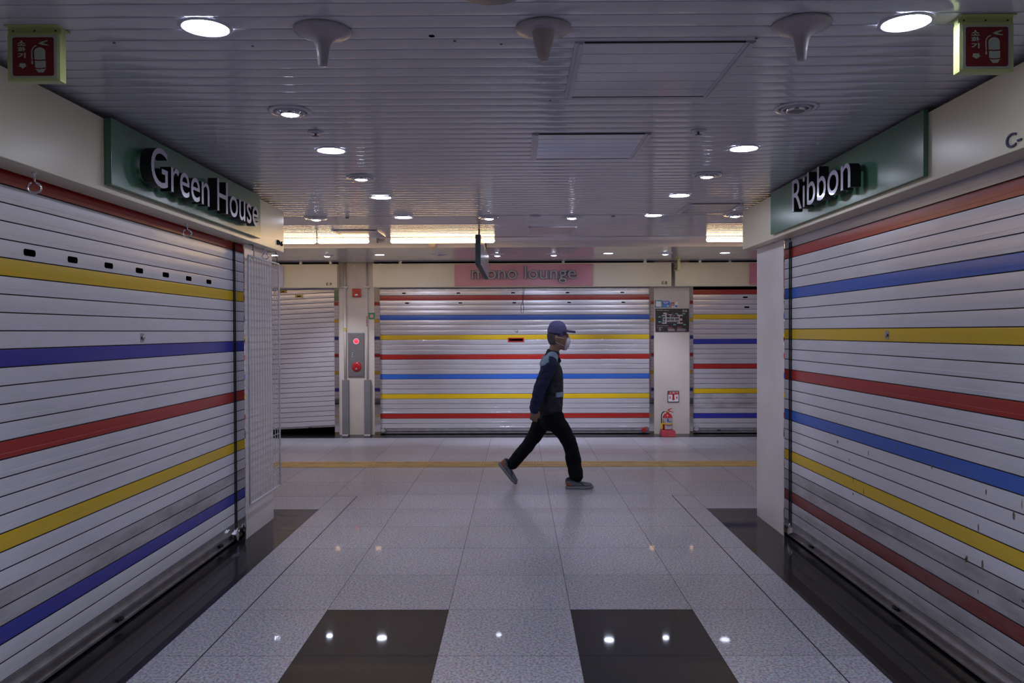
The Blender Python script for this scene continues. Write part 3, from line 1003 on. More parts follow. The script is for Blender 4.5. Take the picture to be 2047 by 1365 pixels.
gu = gimbal('unlit dark gimbal spotlight over the right side before the Ribbon sign', *px2c(1592, 215), lit=False)
X, Y = px2c(879, 508)
gu2 = dup(gu, (X, Y, CEIL), None, 'unlit small spotlight above the left end of the pink sign')
# the rows go on behind the camera and along the hall
for x, y, w_ in [(-4.5, 7.2, 'first beyond the left shop corner'), (-6.5, 7.2, 'second beyond the left shop corner'), (4.5, 7.2, 'first beyond the right shop corner'),
                 (6.5, 7.2, 'second beyond the right shop corner'), (-4.6, 10.5, 'in the far row hidden behind the left shop'), (-6.6, 10.5, 'last in the far row behind the left shop'),
                 (5.0, 10.5, 'in the far row hidden behind the right shop'), (7, 10.5, 'last in the far row behind the right shop')]:
    dup(d0, (x, y, CEIL), None, 'round downlight of the hall ceiling, ' + w_)
for x, w_ in ((-1.04, 'left'), (1.24, 'right')):  # unseen spotlights added out of view, beams widened to brighten the near shutters
    r_ = dup(g0, (x, 1.85, CEIL), None, 'added unseen gimbal spotlight just above the %s edge of the view, nearer than the first downlight' % w_)
    for c_ in r_.children:
        if c_.type == 'LIGHT': c_.data = c_.data.copy(); c_.data.energy = 55; c_.data.spot_size = math.radians(120); c_.rotation_euler = (0, 0, 0)
for x, y, w_ in [(-1.0, 0.9, 'above the camera on the left side'), (1.2, 0.9, 'above the camera on the right side'),
                 (-1.0, -1.4, 'behind the camera on the left side'), (1.2, -1.4, 'behind the camera on the right side')]:
    dup(d0, (x, y, CEIL), None, 'round downlight of the corridor ceiling, ' + w_)


def tubelamp(x0, x1, label):
    t = thing('fluorescent_batten', label, 'ceiling light', ((x0 + x1) / 2, 8.60, CEIL - 0.028), 0, 'warm fluorescent battens')
    h = (x1 - x0) / 2
    bm = bmesh.new(); loft(bm, [(-h + 0.024, 0, 0), (h - 0.024, 0, 0)], [0.023, 0.023], 16, capn=2)
    obj('tube', bm, 'tube', t)
    bm = bmesh.new(); box(bm, -h, h, -0.010, 0.010, 0.022, 0.034, 0.003)
    obj('batten', bm, 'white', t)
    for s in (-1, 1):
        obj('bracket', B(s * h * 0.8 - 0.02, s * h * 0.8 + 0.02, -0.010, 0.010, 0.03, 0.168), 'white', t)
    return t
def tx(x): return (x - 1034) / FPX * 8.6
tubelamp(-4.9, tx(634) - 0.004, 'warm fluorescent lamp emerging from behind the left shop corner')
tubelamp(tx(634) + 0.004, tx(739), 'warm fluorescent lamp left of the gap in the ceiling trough')
tubelamp(tx(781), tx(990), 'warm fluorescent lamp passing behind the hanging board')
tubelamp(tx(1411), 3.6, 'warm fluorescent lamp beside the right shop corner')
bm = bmesh.new()
box(bm, tx(754), tx(757), 8.58, 8.64, CEIL - 0.045, CEIL + 0.14, 0.001)
box(bm, tx(756), tx(771), 8.60, 8.66, CEIL - 0.020, CEIL + 0.0, 0.003)
tube(bm, [(tx(758), 8.59, CEIL - 0.01), (tx(761), 8.58, CEIL - 0.04), (tx(766), 8.58, CEIL - 0.035), (tx(770), 8.6, CEIL - 0.015)], 0.003, 6)
o = obj('empty_lamp_holder', bm, 'grey_cover'); tag(o, 'empty lamp holder with loose wire in the gap between warm lamps', 'lamp holder')

# ------------------------------------------------------------------ antennas, sprinklers and other ceiling fittings
def cone(label, x, y, slim=False):
    t = thing('ceiling_antenna', label, 'antenna', (x, y, CEIL), 0, 'cone antennas on the ceiling')
    bm = bmesh.new()
    if slim:
        lathe(bm, [(0.094, 0), (0.096, -0.004), (0.093, -0.010), (0.070, -0.019), (0.045, -0.028), (0.031, -0.040), (0.024, -0.055), (0.019, -0.085), (0.0155, -0.115), (0.012, -0.120), (0, -0.122)], segs=48, cap=False)
        obj('cone', bm, 'cone_plate', t)
    else:
        lathe(bm, [(0.090, 0), (0.093, -0.004), (0.090, -0.010), (0.060, -0.014), (0.034, -0.016), (0, -0.016)], segs=48, cap=False)
        obj('plate', bm, 'cone_plate', t)
        bm = bmesh.new()
        lathe(bm, [(0.038, -0.014), (0.036, -0.022), (0.033, -0.045), (0.022, -0.085), (0.018, -0.104), (0.012, -0.111), (0, -0.113)], segs=40, cap=False)
        obj('cone', bm, 'beige', t)
    return t
cone('slim cone antenna with flared plate on the ceiling above the left side', *px2c(645, 60), slim=True)
cone('thick beige cone antenna on a round plate near the ceiling middle', *px2c(1086, 55))
cone('slim cone antenna with flared plate beside the right nearest downlight', *px2c(1602, 48), slim=True)

def sprink(label, x, y):
    t = thing('sprinkler_head', label, 'sprinkler', (x, y, CEIL), 0, 'sprinkler heads')
    bm = bmesh.new(); lathe(bm, [(0.040, 0), (0.040, -0.003), (0.030, -0.007), (0.014, -0.009), (0, -0.009)], segs=28, cap=False)
    obj('escutcheon', bm, 'ceiling_trim', t)
    bm = bmesh.new(); lathe(bm, [(0.006, -0.006), (0.006, -0.020), (0.017, -0.021), (0.017, -0.023), (0, -0.023)], segs=20, cap=False)
    obj('deflector', bm, 'grey_box', t)
    return t
s0 = sprink('small sprinkler head between the left gimbal spot and round downlight', *px2c(631, 264))
X, Y = px2c(1396, 261)
dup(s0, (X, Y, CEIL), None, 'small sprinkler head near the right round downlight')
X, Y = px2c(694, 435)
bm = bmesh.new(); lathe(bm, [(0.02, 0), (0.02, -0.006), (0.0, -0.010)], (X, Y, CEIL), 20, cap=False)
tag(obj('ceiling_bolt', bm, 'grey_box'), 'small dark bolt in the smooth ceiling strip left of a round downlight', 'bolt')
X, Y = px2c(1226, 432)
bm = bmesh.new(); lathe(bm, [(0.02, 0), (0.02, -0.006), (0.0, -0.010)], (X, Y, CEIL), 20, cap=False)
tag(obj('ceiling_bolt', bm, 'grey_box'), 'small dark bolt in the smooth ceiling strip near the right shop corner', 'bolt')
X, Y = px2c(1070, 431)
bm = bmesh.new(); lathe(bm, [(0.055, 0), (0.054, -0.006), (0.040, -0.014), (0.0, -0.018)], (X, Y, CEIL), 28, cap=False)
tag(obj('smoke_detector', bm, 'ceiling_trim'), 'grey round smoke detector in the smooth ceiling strip right of the hanging board', 'smoke detector')
X, Y = px2c(860, 486)
bm = bmesh.new(); lathe(bm, [(0.055, 0.08), (0.055, -0.010), (0.045, -0.022), (0.022, -0.040), (0.0, -0.044)], (X, 9.3, CEIL), 28, cap=False)
tag(obj('smoke_detector', bm, 'beige'), 'brownish smoke detector under the trough behind the warm lamps', 'smoke detector')
bm = bmesh.new(); lathe(bm, [(0.11, 0), (0.11, -0.004), (0.10, -0.010), (0.05, -0.013), (0, -0.013)], (-0.075, 2.352, CEIL), 40, cap=False)
tag(obj('ceiling_speaker', bm, 'grey_cover'), 'round grey ceiling disc cut by the top edge of the picture', 'speaker')
X, Y = px2c(863, 72)
bm = bmesh.new(); lathe(bm, [(0.0, -0.0008), (0.0105, -0.0008), (0.0105, 0.0)], (X, Y, CEIL), 20, cap=False)
tag(obj('cable_hole', bm, 'slot'), 'round black cable hole in the ceiling between left and middle antennas', 'hole')
scr = None
for k, (x, y) in enumerate(((228, 86), (505, 92), (909, 82), (1002, 88), (1100, 201), (1508, 82), (1512, 77))):
    X, Y = px2c(x, y)
    nm = ('beside the left extinguisher sign', 'beside the left slim antenna', 'right of the cable hole', 'left of the middle antenna',
          'below the large hatch corner', 'at the outer corner of the large hatch', 'left of the right slim antenna')[k]
    if scr is None:
        bm = bmesh.new(); lathe(bm, [(0.005, 0), (0.005, -0.002), (0, -0.003)], (0, 0, 0), 12, cap=False)
        scr = obj('ceiling_screw', bm, 'grey_cover'); tag(scr, 'tiny dark ceiling screw ' + nm, 'screw', 'screws in the ceiling slats'); scr.location = (X, Y, CEIL)
    else:
        c_ = scr.copy(); COL.objects.link(c_); c_.location = (X, Y, CEIL); c_['label'] = 'tiny dark ceiling screw ' + nm

# hanging direction board
BX, BY0, BY1 = -0.397, 7.60, 9.75
t = thing('hanging_direction_board', 'grey direction board hanging edge-on from the ceiling, left of the walking man', 'sign', (BX, BY0, 0))
zt, zb = 2.43, 2.142
obj('board', B(0.004, 0.052, 0.015, BY1 - BY0 - 0.015, zb + 0.004, zt - 0.004, 0.002), 'sign_board', t)
bm = bmesh.new()
box(bm, 0, 0.050, 0, 0.02, zb, zt, 0.003); box(bm, 0, 0.050, BY1 - BY0 - 0.02, BY1 - BY0, zb, zt, 0.003)
box(bm, 0, 0.050, 0, BY1 - BY0, zt - 0.006, zt, 0.002); box(bm, 0, 0.050, 0, BY1 - BY0, zb, zb + 0.006, 0.002)
obj('frame', bm, 'sign_edge', t)
for yy in (0.25, BY1 - BY0 - 0.25):
    bm = bmesh.new(); lathe(bm, [(0.008, zt - 0.005), (0.008, CEIL + 0.05), (0.03, CEIL + 0.05)], (0.025, yy, 0), 16, cap=False)
    obj('hanger_rod', bm, 'sign_edge', t)


# ------------------------------------------------------------------ hanging extinguisher signs
def exsign(label, loc, rot=0.0):
    t = thing('extinguisher_sign', label, 'sign', loc, rot, 'hanging fire extinguisher signs')
    # local: centre top at ceiling; face -y
    w, zt_, zb_, d = 0.088, -0.020, -0.180, 0.019
    bm = bmesh.new()
    box(bm, -w, w, -0.035, 0.045, -0.004, 0.0, 0.001)
    box(bm, -w, w, -0.012, 0.012, -0.026, -0.003, 0.001)
    obj('mounting_plate', bm, 'glow_plastic', t)
    bm = bmesh.new()
    box(bm, -w, w, -d, d, zb_, zt_, 0.008)
    obj('housing', bm, 'glow_plastic', t)
    for s in (-1, 0, 1):
        bm = bmesh.new(); lathe(bm, [(0, -0.014), (0.0028, -0.014), (0.0028, -0.011)], (s * w * 0.8, 0, -0.013), 10, 'y', cap=False)
        obj('screw', bm, 'wire_dark', t)
    for sgn in (1, -1):
        y0 = -d - 0.0012
        bm = bmesh.new()
        poly(bm, rrect(-w + 0.010, w - 0.010, zb_ + 0.010, zt_ - 0.010, 0.004), y0, y0 + 0.003)
        fp = obj('face_plate', bm, 'glow_pale', t)
        bm = bmesh.new()
        poly(bm, rrect(-0.068, 0.068, zb_ + 0.017, zt_ - 0.017, 0.007), y0 - 0.0008, y0 + 0.001)
        rp = obj('red_print', bm, 'red_sign', fp)
        bm = bmesh.new(); yy_, yb_ = y0 - 0.0016, y0 - 0.0006
        cz = (zb_ + zt_) / 2
        sc = 0.128 / 900.0        # drawing units: 900 wide red field, centred at (590, 790)
        def q(u, v): return ((u - 590) * sc, cz - (v - 785) * sc * 1.0)
        def pl(pts): poly(bm, [q(*p_) for p_ in pts], yy_, yb_)
        # cylinder in three bands
        top = [(625, 850), (618, 680)] + [(745 + 128 * math.cos(a), 680 - 105 * math.sin(a)) for a in [PI - k * PI / 10 for k in range(11)]] + [(875, 850), (745, 860)]
        pl(top)
        pl([(633, 880), (745, 890), (880, 880), (882, 1038), (745, 1052), (636, 1038)])
        pl([(642, 1068), (745, 1078), (888, 1065), (850, 1110), (835, 1145), (790, 1158), (760, 1148), (725, 1158), (700, 1140), (680, 1110)])
        # lever
        pl([(720, 480), (785, 445), (930, 412), (935, 425), (815, 482), (950, 520), (945, 532), (800, 518), (735, 498)])
        # hose
        hs = [(672, 535), (620, 555), (580, 600), (560, 660), (562, 760), (568, 850)]
        for (a1, b1), (a2, b2) in zip(hs, hs[1:]):
            dx_, dy_ = a2 - a1, b2 - b1; L_ = math.hypot(dx_, dy_); nx_, ny_ = -dy_ / L_ * 11, dx_ / L_ * 11
            pl([(a1 + nx_, b1 + ny_), (a2 + nx_, b2 + ny_), (a2 - nx_, b2 - ny_), (a1 - nx_, b1 - ny_)])
        pl([(557, 870), (577, 870), (590, 945), (582, 962), (556, 962), (552, 945)])
        # arrow
        pl([(275, 938), (412, 938), (415, 985), (445, 995), (350, 1060), (252, 998), (278, 985)])
        ic = obj('extinguisher_symbol', bm, 'glow_pale', rp)
        bm = bmesh.new()
        for ch, v in (('소', 535), ('화', 680), ('기', 820)):
            for g in glyphs(ch, 120 * sc, 185 * sc, 0.001, 0.030):
                for vv in g.verts: vv.co += Vector((q(232, v)[0], yy_, q(232, v)[1]))
                me = bpy.data.meshes.new('t'); g.to_mesh(me); g.free(); bm.from_mesh(me); bpy.data.meshes.remove(me)
        for f in bm.faces: f.material_index = 0
        wd = obj('lettering', bm, 'glow_pale', rp)
        if sgn < 0:
            for o_ in (fp,): o_.rotation_euler = (0, 0, PI)
    return t
pE = at(70, 48, Y=2.63)
exsign('pale green hanging sign with white fire extinguisher symbol, above the left fascia', (at(66, 60, Y=2.62).x, 2.64, CEIL))
exsign('pale green hanging sign with white fire extinguisher symbol, above the right fascia', (at(1973, 60, Y=2.58).x, 2.60, CEIL))
exsign('small green hanging sign seen edge-on before the gap between two far fascias', (at(1353.5, 530, Y=11.0).x, 11.0, CEIL), PI / 2 + 0.1)


# ------------------------------------------------------------------ hooks and wire mesh rack
def eyehook(label, y, x=-1.935):
    t = thing('eye_hook', label, 'hook', (x, y, 2.145), 0, 'steel eye hooks under the left fascia')
    bm = bmesh.new()
    lathe(bm, [(0.010, -0.0), (0.010, -0.004), (0.0045, -0.006), (0.0045, -0.040)], segs=14, cap=False)
    obj('shank', bm, 'chrome', t)
    bm = bmesh.new()
    tube(bm, [(0.021 * math.sin(a), 0.010 * math.sin(a), -0.060 + 0.021 * math.cos(a)) for a in [k * 2 * PI / 24 + 0.25 for k in range(22)]], 0.0045, 8)
    obj('ring', bm, 'chrome', t)
    return t
eyehook('steel eye hook under the left fascia, below its blank near end', 3.19)
eyehook('steel eye hook under the left fascia, below the word Green', 4.67)
eyehook('steel eye hook under the left fascia, above the wire mesh rack', 6.12)

GX, GY0, GY1, GZ0, GZ1 = -1.925, 5.70, 6.425, 0.266, 2.052
t = thing('wire_mesh_rack', 'white wire mesh display rack hanging against the left pillar', 'rack', (GX, GY0, GZ0))
gw, gh = GY1 - GY0, GZ1 - GZ0
bm = bmesh.new()
for pts in ([(0, 0, 0), (0, gw, 0)], [(0, 0, gh), (0, gw, gh)], [(0, 0, 0), (0, 0, gh)], [(0, gw, 0), (0, gw, gh)]):
    tube(bm, pts, 0.0075, 10)
obj('frame', bm, 'wire', t)
bm = bmesh.new()
n1 = 12; n2 = 34
for k in range(1, n1):
    box(bm, -0.002, 0.002, gw * k / n1 - 0.002, gw * k / n1 + 0.002, 0, gh)
for k in range(1, n2):
    box(bm, -0.005, -0.001, 0, gw, gh * k / n2 - 0.002, gh * k / n2 + 0.002)
obj('wire_grid', bm, 'wire', t)
for yy, lb in ((5.80, 'near'), (6.36, 'far')):
    bm = bmesh.new()
    z_ = 2.150
    tube(bm, [(-0.035, 0, z_ - 0.004), (-0.004, 0, z_ - 0.006), (0.0, 0, z_ - 0.012), (0.0, 0, z_ - 0.045), (-0.010, 0.0, z_ - 0.050), (0.0, 0, z_ - 0.047), (0.008, 0.003, z_ - 0.055),
              (0.006, 0.002, z_ - 0.095), (-0.006, 0.0, z_ - 0.104), (0.0, 0, z_ - 0.112)], 0.0028, 8)
    o = obj('wire_hook', bm, 'wire_dark'); o.location = (GX, yy, 0)
    tag(o, 'dark bent wire hook holding the %s corner of the mesh rack' % ('camera-side' if lb == 'near' else 'hall-side'), 'hook', 'wire hooks of the mesh rack')

# ------------------------------------------------------------------ left far pillar: pipes, covers, alarm, panel
PFY = YF - 0.002
def pipe(label, px, rad):
    x = (px - 1034) / FPX * (YF - 0.03)
    t = thing('wall_pipe', label, 'pipe', (x, YF - 0.03, 0), 0, 'painted pipes on the far pillar')
    zt2 = EYE + (663 - 758) / FPX * YF
    bm = bmesh.new(); lathe(bm, [(rad, zt2 - 0.1), (rad, CEIL + 0.02)], segs=20, cap=True)
    obj('pipe', bm, 'pipe', t)
    bm = bmesh.new()
    zc = fz(573)
    box(bm, -0.045, 0.045, -rad - 0.004, 0.03, zc - 0.010, zc + 0.010, 0.003)
    lathe(bm, [(rad + 0.004, zc - 0.02), (rad + 0.004, zc + 0.02)], segs=20, cap=True)
    obj('clamp', bm, 'pipe', t)
    bm = bmesh.new()
    box(bm, -0.042, 0.052, -0.045, 0.028, 0.012, zt2, 0.006)
    box(bm, 0.018, 0.030, -0.047, -0.043, 0.012, zt2 - 0.004, 0.001)
    obj('pipe_guard', bm, 'grey_cover', t)
    bm = bmesh.new(); box(bm, -0.042, 0.046, -0.06, 0.02, 0.0, 0.012, 0.003)
    obj('foot_block', bm, 'white', t)
    return t
pa = pipe('thick cream pipe with grey guard on the left edge of the alarm pillar', 689.5, 0.020)
pb = pipe('thin cream pipe with grey guard on the right edge of the alarm pillar', 733.5, 0.013)
bm = bmesh.new()
for zz in (fz(655.5), fz(658.8)): lathe(bm, [(0.0215, zz - 0.009), (0.0215, zz + 0.009)], segs=20, cap=True)
lb_ = obj('tape_band', bm, 'yellow', pa)
bm = bmesh.new()
for k in range(7):
    zz = fz(631 + k * 3)
    box(bm, -0.009, 0.007, -0.0150, -0.012, zz - 0.017, zz - 0.003)
    box(bm, -0.003, 0.010, -0.0150, -0.012, zz - 0.010, zz - 0.001)
obj('red_marking', bm, 'map_red', pb)

p = at(713.5, 585.5, Y=PFY)
t = thing('alarm_strobe', 'red square alarm strobe high on the far pillar', 'alarm', (p.x, PFY, p.z))
obj('housing', B(-0.062, 0.062, -0.045, 0.0, -0.062, 0.062, 0.006), 'red', t)
bm = bmesh.new()
loft(bm, [(-0.012, -0.045, -0.030), (0.012, -0.045, -0.030)], [(0.012, 0.020)] * 2, 16)
obj('strobe_lens', bm, 'chrome', t)

p = at(712.5, 709.5, Y=PFY)
t = thing('fire_alarm_panel', 'grey steel fire alarm box with red lamp on the far pillar', 'alarm box', (p.x, PFY, p.z))
bm = bmesh.new(); hw, hh = 0.121, 0.325
box(bm, -hw, hw, -0.012, 0.0, -hh, hh, 0.003)
box(bm, -hw + 0.012, hw - 0.012, -0.018, -0.010, -hh + 0.014, hh - 0.014, 0.002)
obj('cover', bm, 'grey_box', t)
bm = bmesh.new(); lathe(bm, [(0.044, -0.016), (0.044, -0.024), (0.036, -0.026), (0.034, -0.020)], (0.002, 0, 0.199), 32, 'y', cap=False)
obj('lamp_ring', bm, 'white', t)
bm = bmesh.new(); lathe(bm, [(0, -0.040), (0.018, -0.036), (0.032, -0.026), (0.035, -0.018)], (0.002, 0, 0.199), 32, 'y', cap=False)
obj('red_lamp', bm, 'redlamp', t)
bm = bmesh.new(); lathe(bm, [(0, -0.036), (0.045, -0.034), (0.068, -0.028), (0.073, -0.018), (0.073, -0.014)], (0.006, 0, -0.172), 40, 'y', cap=False)
be = obj('call_button', bm, 'red', t)
bm = bmesh.new(); lathe(bm, [(0, -0.0375), (0.018, -0.037), (0.018, -0.033)], (0.004, 0, -0.205), 24, 'y', cap=False)
obj('push_dot', bm, 'grey_box', be)
for k in range(3):
    bm = bmesh.new(); lathe(bm, [(0, -0.0225), (0.006, -0.022), (0.006, -0.017)], (-0.055, 0, 0.03 - k * 0.027), 12, 'y', cap=False)
    obj('indicator', bm, 'white', t)

p = at(743.2, 631.5, Y=PFY)
t = thing('green_notice', 'small green notice with pink centre on the alarm pillar', 'notice', (p.x, PFY, p.z))
bm = bmesh.new(); poly(bm, [(-0.046, 0.047), (0.048, 0.047), (0.046, -0.030), (0.030, -0.047), (-0.032, -0.047), (-0.046, -0.034)], -0.004, 0.0)
obj('sheet', bm, 'st_green', t)
bm = bmesh.new(); box(bm, -0.026, 0.022, -0.0055, -0.003, -0.028, 0.024)
obj('centre_patch', bm, 'st_pink', t)
p = at(709, 532, Y=PFY)
bm = bmesh.new(); box(bm, p.x - 0.026, p.x + 0.026, PFY - 0.003, PFY, p.z - 0.010, p.z + 0.010)
tag(obj('tape_piece', bm, 'white'), 'short white tape piece at the top of the alarm pillar', 'tape')

# ------------------------------------------------------------------ right far pillar: notices, map, sign, extinguisher
def sheet(name, label, x0, x1, y0, y1, m_, depth=0.002):
    a, b = at(x0, y0, Y=PFY), at(x1, y1, Y=PFY)
    t = thing(name, label, 'notice', ((a.x + b.x) / 2, PFY, (a.z + b.z) / 2), 0, 'small notices above the map')
    hw, hh = (b.x - a.x) / 2, (a.z - b.z) / 2
    obj('paper', B(-hw, hw, -depth, 0, -hh, hh), m_, t)
    return t, hw, hh
def patch(t, name, x0, x1, z0, z1, m_, y=-0.003):
    return obj(name, B(x0, x1, y, y + 0.0015, z0, z1), m_, t)
t, w, h = sheet('notice_sheet', 'teal and yellow bordered notice, first in the strip above the map', 1309, 1324, 600, 615, 'st_teal')
patch(t, 'inner_sheet', -w * 0.68, w * 0.68, -h * 0.72, h * 0.68, 'white')
for (a, b, c, d) in ((-w * .62, -w * .35, h * .72, h), (-w, -w * .7, -h * .3, -h * .02), (w * .7, w, -h * .3, -h * .02), (w * .38, w * .62, -h, -h * .76)):
    patch(t, 'yellow_mark', a, b, c, d, 'yellow', -0.0035)
t, w, h = sheet('notice_sheet', 'blue notice with white lettering, second above the map', 1324.2, 1338, 601.5, 615, 'st_sky')
patch(t, 'header', -w, w, 0.0, h, 'st_blue')
patch(t, 'white_line', -w * .2, w * .75, h * .5, h * .72, 'white', -0.0035)
patch(t, 'white_line', -w * .7, -w * .4, h * .42, h * .8, 'white', -0.0035)
patch(t, 'white_line', -w * .5, w * .6, h * .18, h * .30, 'white', -0.0035)
patch(t, 'badge', w * .35, w * .75, -h * .75, -h * .3, 'white', -0.0035)
t, w, h = sheet('notice_sheet', 'small orange, red and blue notice, third above the map', 1338.5, 1348.5, 604, 614.5, 'st_orange')
patch(t, 'red_block', -w * .1, w, h * .5, h, 'map_red'); patch(t, 'blue_block', -w, -w * .2, -h * .1, h, 'st_sky')
patch(t, 'white_block', -w * .2, w, -h, -h * .1, 'white'); patch(t, 'blue_line', -w * .1, w * .9, -h * .45, -h * .2, 'st_blue', -0.0035)
t, w, h = sheet('notice_sheet', 'narrow white notice with blue square, last above the map', 1349, 1355, 603.5, 614.5, 'white')
patch(t, 'blue_square', -w * .8, w * .7, -h * .85, -h * .2, 'st_blue')

a, b = at(1310, 617, Y=PFY), at(1377, 663, Y=PFY)
t = thing('floor_map_board', 'black mall map board with white plan on the far pillar', 'map', ((a.x + b.x) / 2, PFY, (a.z + b.z) / 2))
hw, hh = (b.x - a.x) / 2, (a.z - b.z) / 2
obj('board', B(-hw, hw, -0.014, 0, -hh, hh, 0.003), 'map_black', t)
U = 2 * hw / 1010.0     # drawing units of the zoomed photograph: board spans 150..1160, 410..1105
def mq(u, v): return ((u - 655) * U, -(v - 757) * U)
MK = [0]
def mrect(bm, u0, u1, v0, v1, y=-0.0152):
    MK[0] = (MK[0] + 1) % 12; y -= MK[0] * 0.00004
    (xa, za), (xb, zb_) = mq(u0, v0), mq(u1, v1)
    box(bm, xa, xb, y, y + 0.0015, zb_, za)
bm = bmesh.new()
for r_ in ((385, 485, 530, 575), (445, 485, 530, 860), (345, 485, 600, 635), (345, 485, 825, 862), (380, 860, 672, 698), (380, 860, 768, 796), (380, 402, 672, 796),
           (540, 650, 578, 602), (590, 608, 600, 680), (590, 608, 690, 770), (715, 740, 690, 770)):
    mrect(bm, *r_)
obj('plan_passages', bm, 'map_white', t)
bm = bmesh.new()
for r_ in ((800, 970, 592, 630), (800, 970, 826, 862), (848, 880, 592, 862), (740, 850, 672, 696), (880, 955, 700, 770)):
    mrect(bm, *r_, y=-0.0156)
obj('plan_wing', bm, 'map_pink', t)
bm = bmesh.new()
for r_ in ((490, 580, 700, 765), (615, 712, 700, 765), (742, 840, 700, 765), (490, 545, 545, 600), (640, 715, 545, 575), (615, 710, 610, 660), (345, 375, 640, 820), (500, 790, 805, 830), (200, 1110, 945, 950), (520, 720, 1005, 1090), (790, 1060, 1005, 1090)):
    mrect(bm, *r_, y=-0.0150)
obj('plan_blocks', bm, 'map_grey', t)
for nm_, m_, du in (('exit_marks', 'map_green', 0), ('exit_numbers', 'st_sky', 42)):
    bm = bmesh.new()
    for u, v in ((235, 655), (235, 805), (750, 562), (965, 562), (685, 890), (985, 888)):
        mrect(bm, u + du, u + du + 40, v - 20, v + 20, y=-0.0156)
    obj(nm_, bm, m_, t)
bm = bmesh.new()
mrect(bm, 700, 738, 600, 636, y=-0.0160); mrect(bm, 520, 660, 968, 984); mrect(bm, 800, 935, 968, 984); mrect(bm, 200, 232, 968, 990)
obj('red_marks', bm, 'map_red', t)
bm = bmesh.new()
for k in range(11): mrect(bm, 190 + k * 17, 202 + k * 17, 442 + (k * 5) % 9, 466 - (k * 3) % 7)
obj('blurred_heading', bm, 'map_white', t)
bm = bmesh.new(); mrect(bm, 398, 560, 458, 470)
for k in range(4): mrect(bm, 250, 250 + (110, 60, 70, 60)[k], 975 + k * 30, 984 + k * 30)
for k in range(5): mrect(bm, 800, 1000 + (0, 60, 20, 90, 40)[k], 1012 + k * 16, 1017 + k * 16); mrect(bm, 530, 690 + (10, 50, 20, 70, 40)[k], 1012 + k * 16, 1017 + k * 16)
mrect(bm, 200, 530, 915, 921)
obj('text_lines', bm, 'map_pink', t)
bm = bmesh.new()
for a_ in ((968, 985, 450, 510), (985, 1008, 440, 456), (985, 1008, 478, 490), (1012, 1022, 455, 510), (1030, 1044, 480, 500), (1050, 1058, 448, 512), (1064, 1092, 452, 464), (1064, 1092, 490, 512), (1078, 1092, 464, 490)):
    mrect(bm, *a_)
obj('emblem', bm, 'map_white', t)

a, b = at(1334.3, 781.2, Y=PFY), at(1357.3, 803.7, Y=PFY)
t = thing('extinguisher_notice', 'framed red and white fire extinguisher arrow sign above the red extinguisher', 'sign', ((a.x + b.x) / 2, PFY, (a.z + b.z) / 2))
hw, hh = (b.x - a.x) / 2, (a.z - b.z) / 2
bm = bmesh.new(); poly(bm, rrect(-hw, hw, -hh, hh, 0.008), -0.010, 0); obj('frame', bm, 'ink', t)
obj('plate', B(-hw + 0.009, hw - 0.009, -0.0125, -0.009, -hh + 0.009, hh - 0.009), 'white', t)
bm = bmesh.new()
box(bm, -hw + 0.010, hw - 0.010, -0.0138, -0.012, hh * 0.36, hh - 0.010)
poly(bm, [(-0.014, hh * 0.355), (0.014, hh * 0.355), (0.014, -hh * 0.38), (0.027, -hh * 0.38), (0.0, -hh * 0.72), (-0.027, -hh * 0.38), (-0.014, -hh * 0.38)], -0.0138, -0.012)
for s in (-1, 1):
    cx = s * hw * 0.58
    poly(bm, rrect(cx - 0.008, cx + 0.009, -hh * 0.38, -hh * 0.05, 0.003), -0.0138, -0.012)
    poly(bm, [(cx - 0.011, hh * 0.0), (cx + 0.003, hh * 0.0), (cx + 0.010, hh * 0.10), (cx + 0.009, hh * 0.16), (cx - 0.002, hh * 0.08), (cx - 0.011, hh * 0.06)], -0.0138, -0.012)
obj('red_print', bm, 'red', t)
word('lettering', '소화기', 0.036, (-hw + 0.022, -0.0150, hh * 0.46), t, 'white', width=2 * hw - 0.044)

ex, ey = at(1334.5, 870, Y=11.40).x, 11.40
t = thing('extinguisher_stand', 'red plastic extinguisher stand with gold lettering on the floor', 'stand', (ex, ey, 0))
bm = bmesh.new()
lo = [(-0.088, -0.10), (0.120, -0.10), (0.120, 0.10), (-0.088, 0.10)]
hi = [(-0.090, -0.07), (0.080, -0.07), (0.080, 0.08), (-0.090, 0.08)]
xo = -0.014
v0 = [bm.verts.new((x + xo, y, 0.0)) for x, y in lo]; v1 = [bm.verts.new((x + xo, y, 0.014)) for x, y in lo]
v2 = [bm.verts.new((x * 0.86 + xo, y * .92, 0.085)) for x, y in lo]; v3 = [bm.verts.new((x * .8 + xo, y * .85, 0.090)) for x, y in lo]
for a, b in ((v0, v1), (v1, v2), (v2, v3)):
    for i in range(4): bm.faces.new((a[i], a[(i + 1) % 4], b[(i + 1) % 4], b[i]))
bm.faces.new(v3); bm.faces.new(list(reversed(v0)))
bmesh.ops.recalc_face_normals(bm, faces=bm.faces[:])
obj('body', bm, 'red_base', t)
wl = word('lettering', '소화기', 0.038, (-0.068, -0.004, 0.028), t, 'gold', width=0.150, depth=0.004)
wl.location = (0, -0.0955, 0.0); wl.rotation_euler = (-0.10, 0, 0)
bm = bmesh.new(); box(bm, -0.005, 0.085, -0.100, -0.096, 0.016, 0.020); obj('underline', bm, 'gold', t)

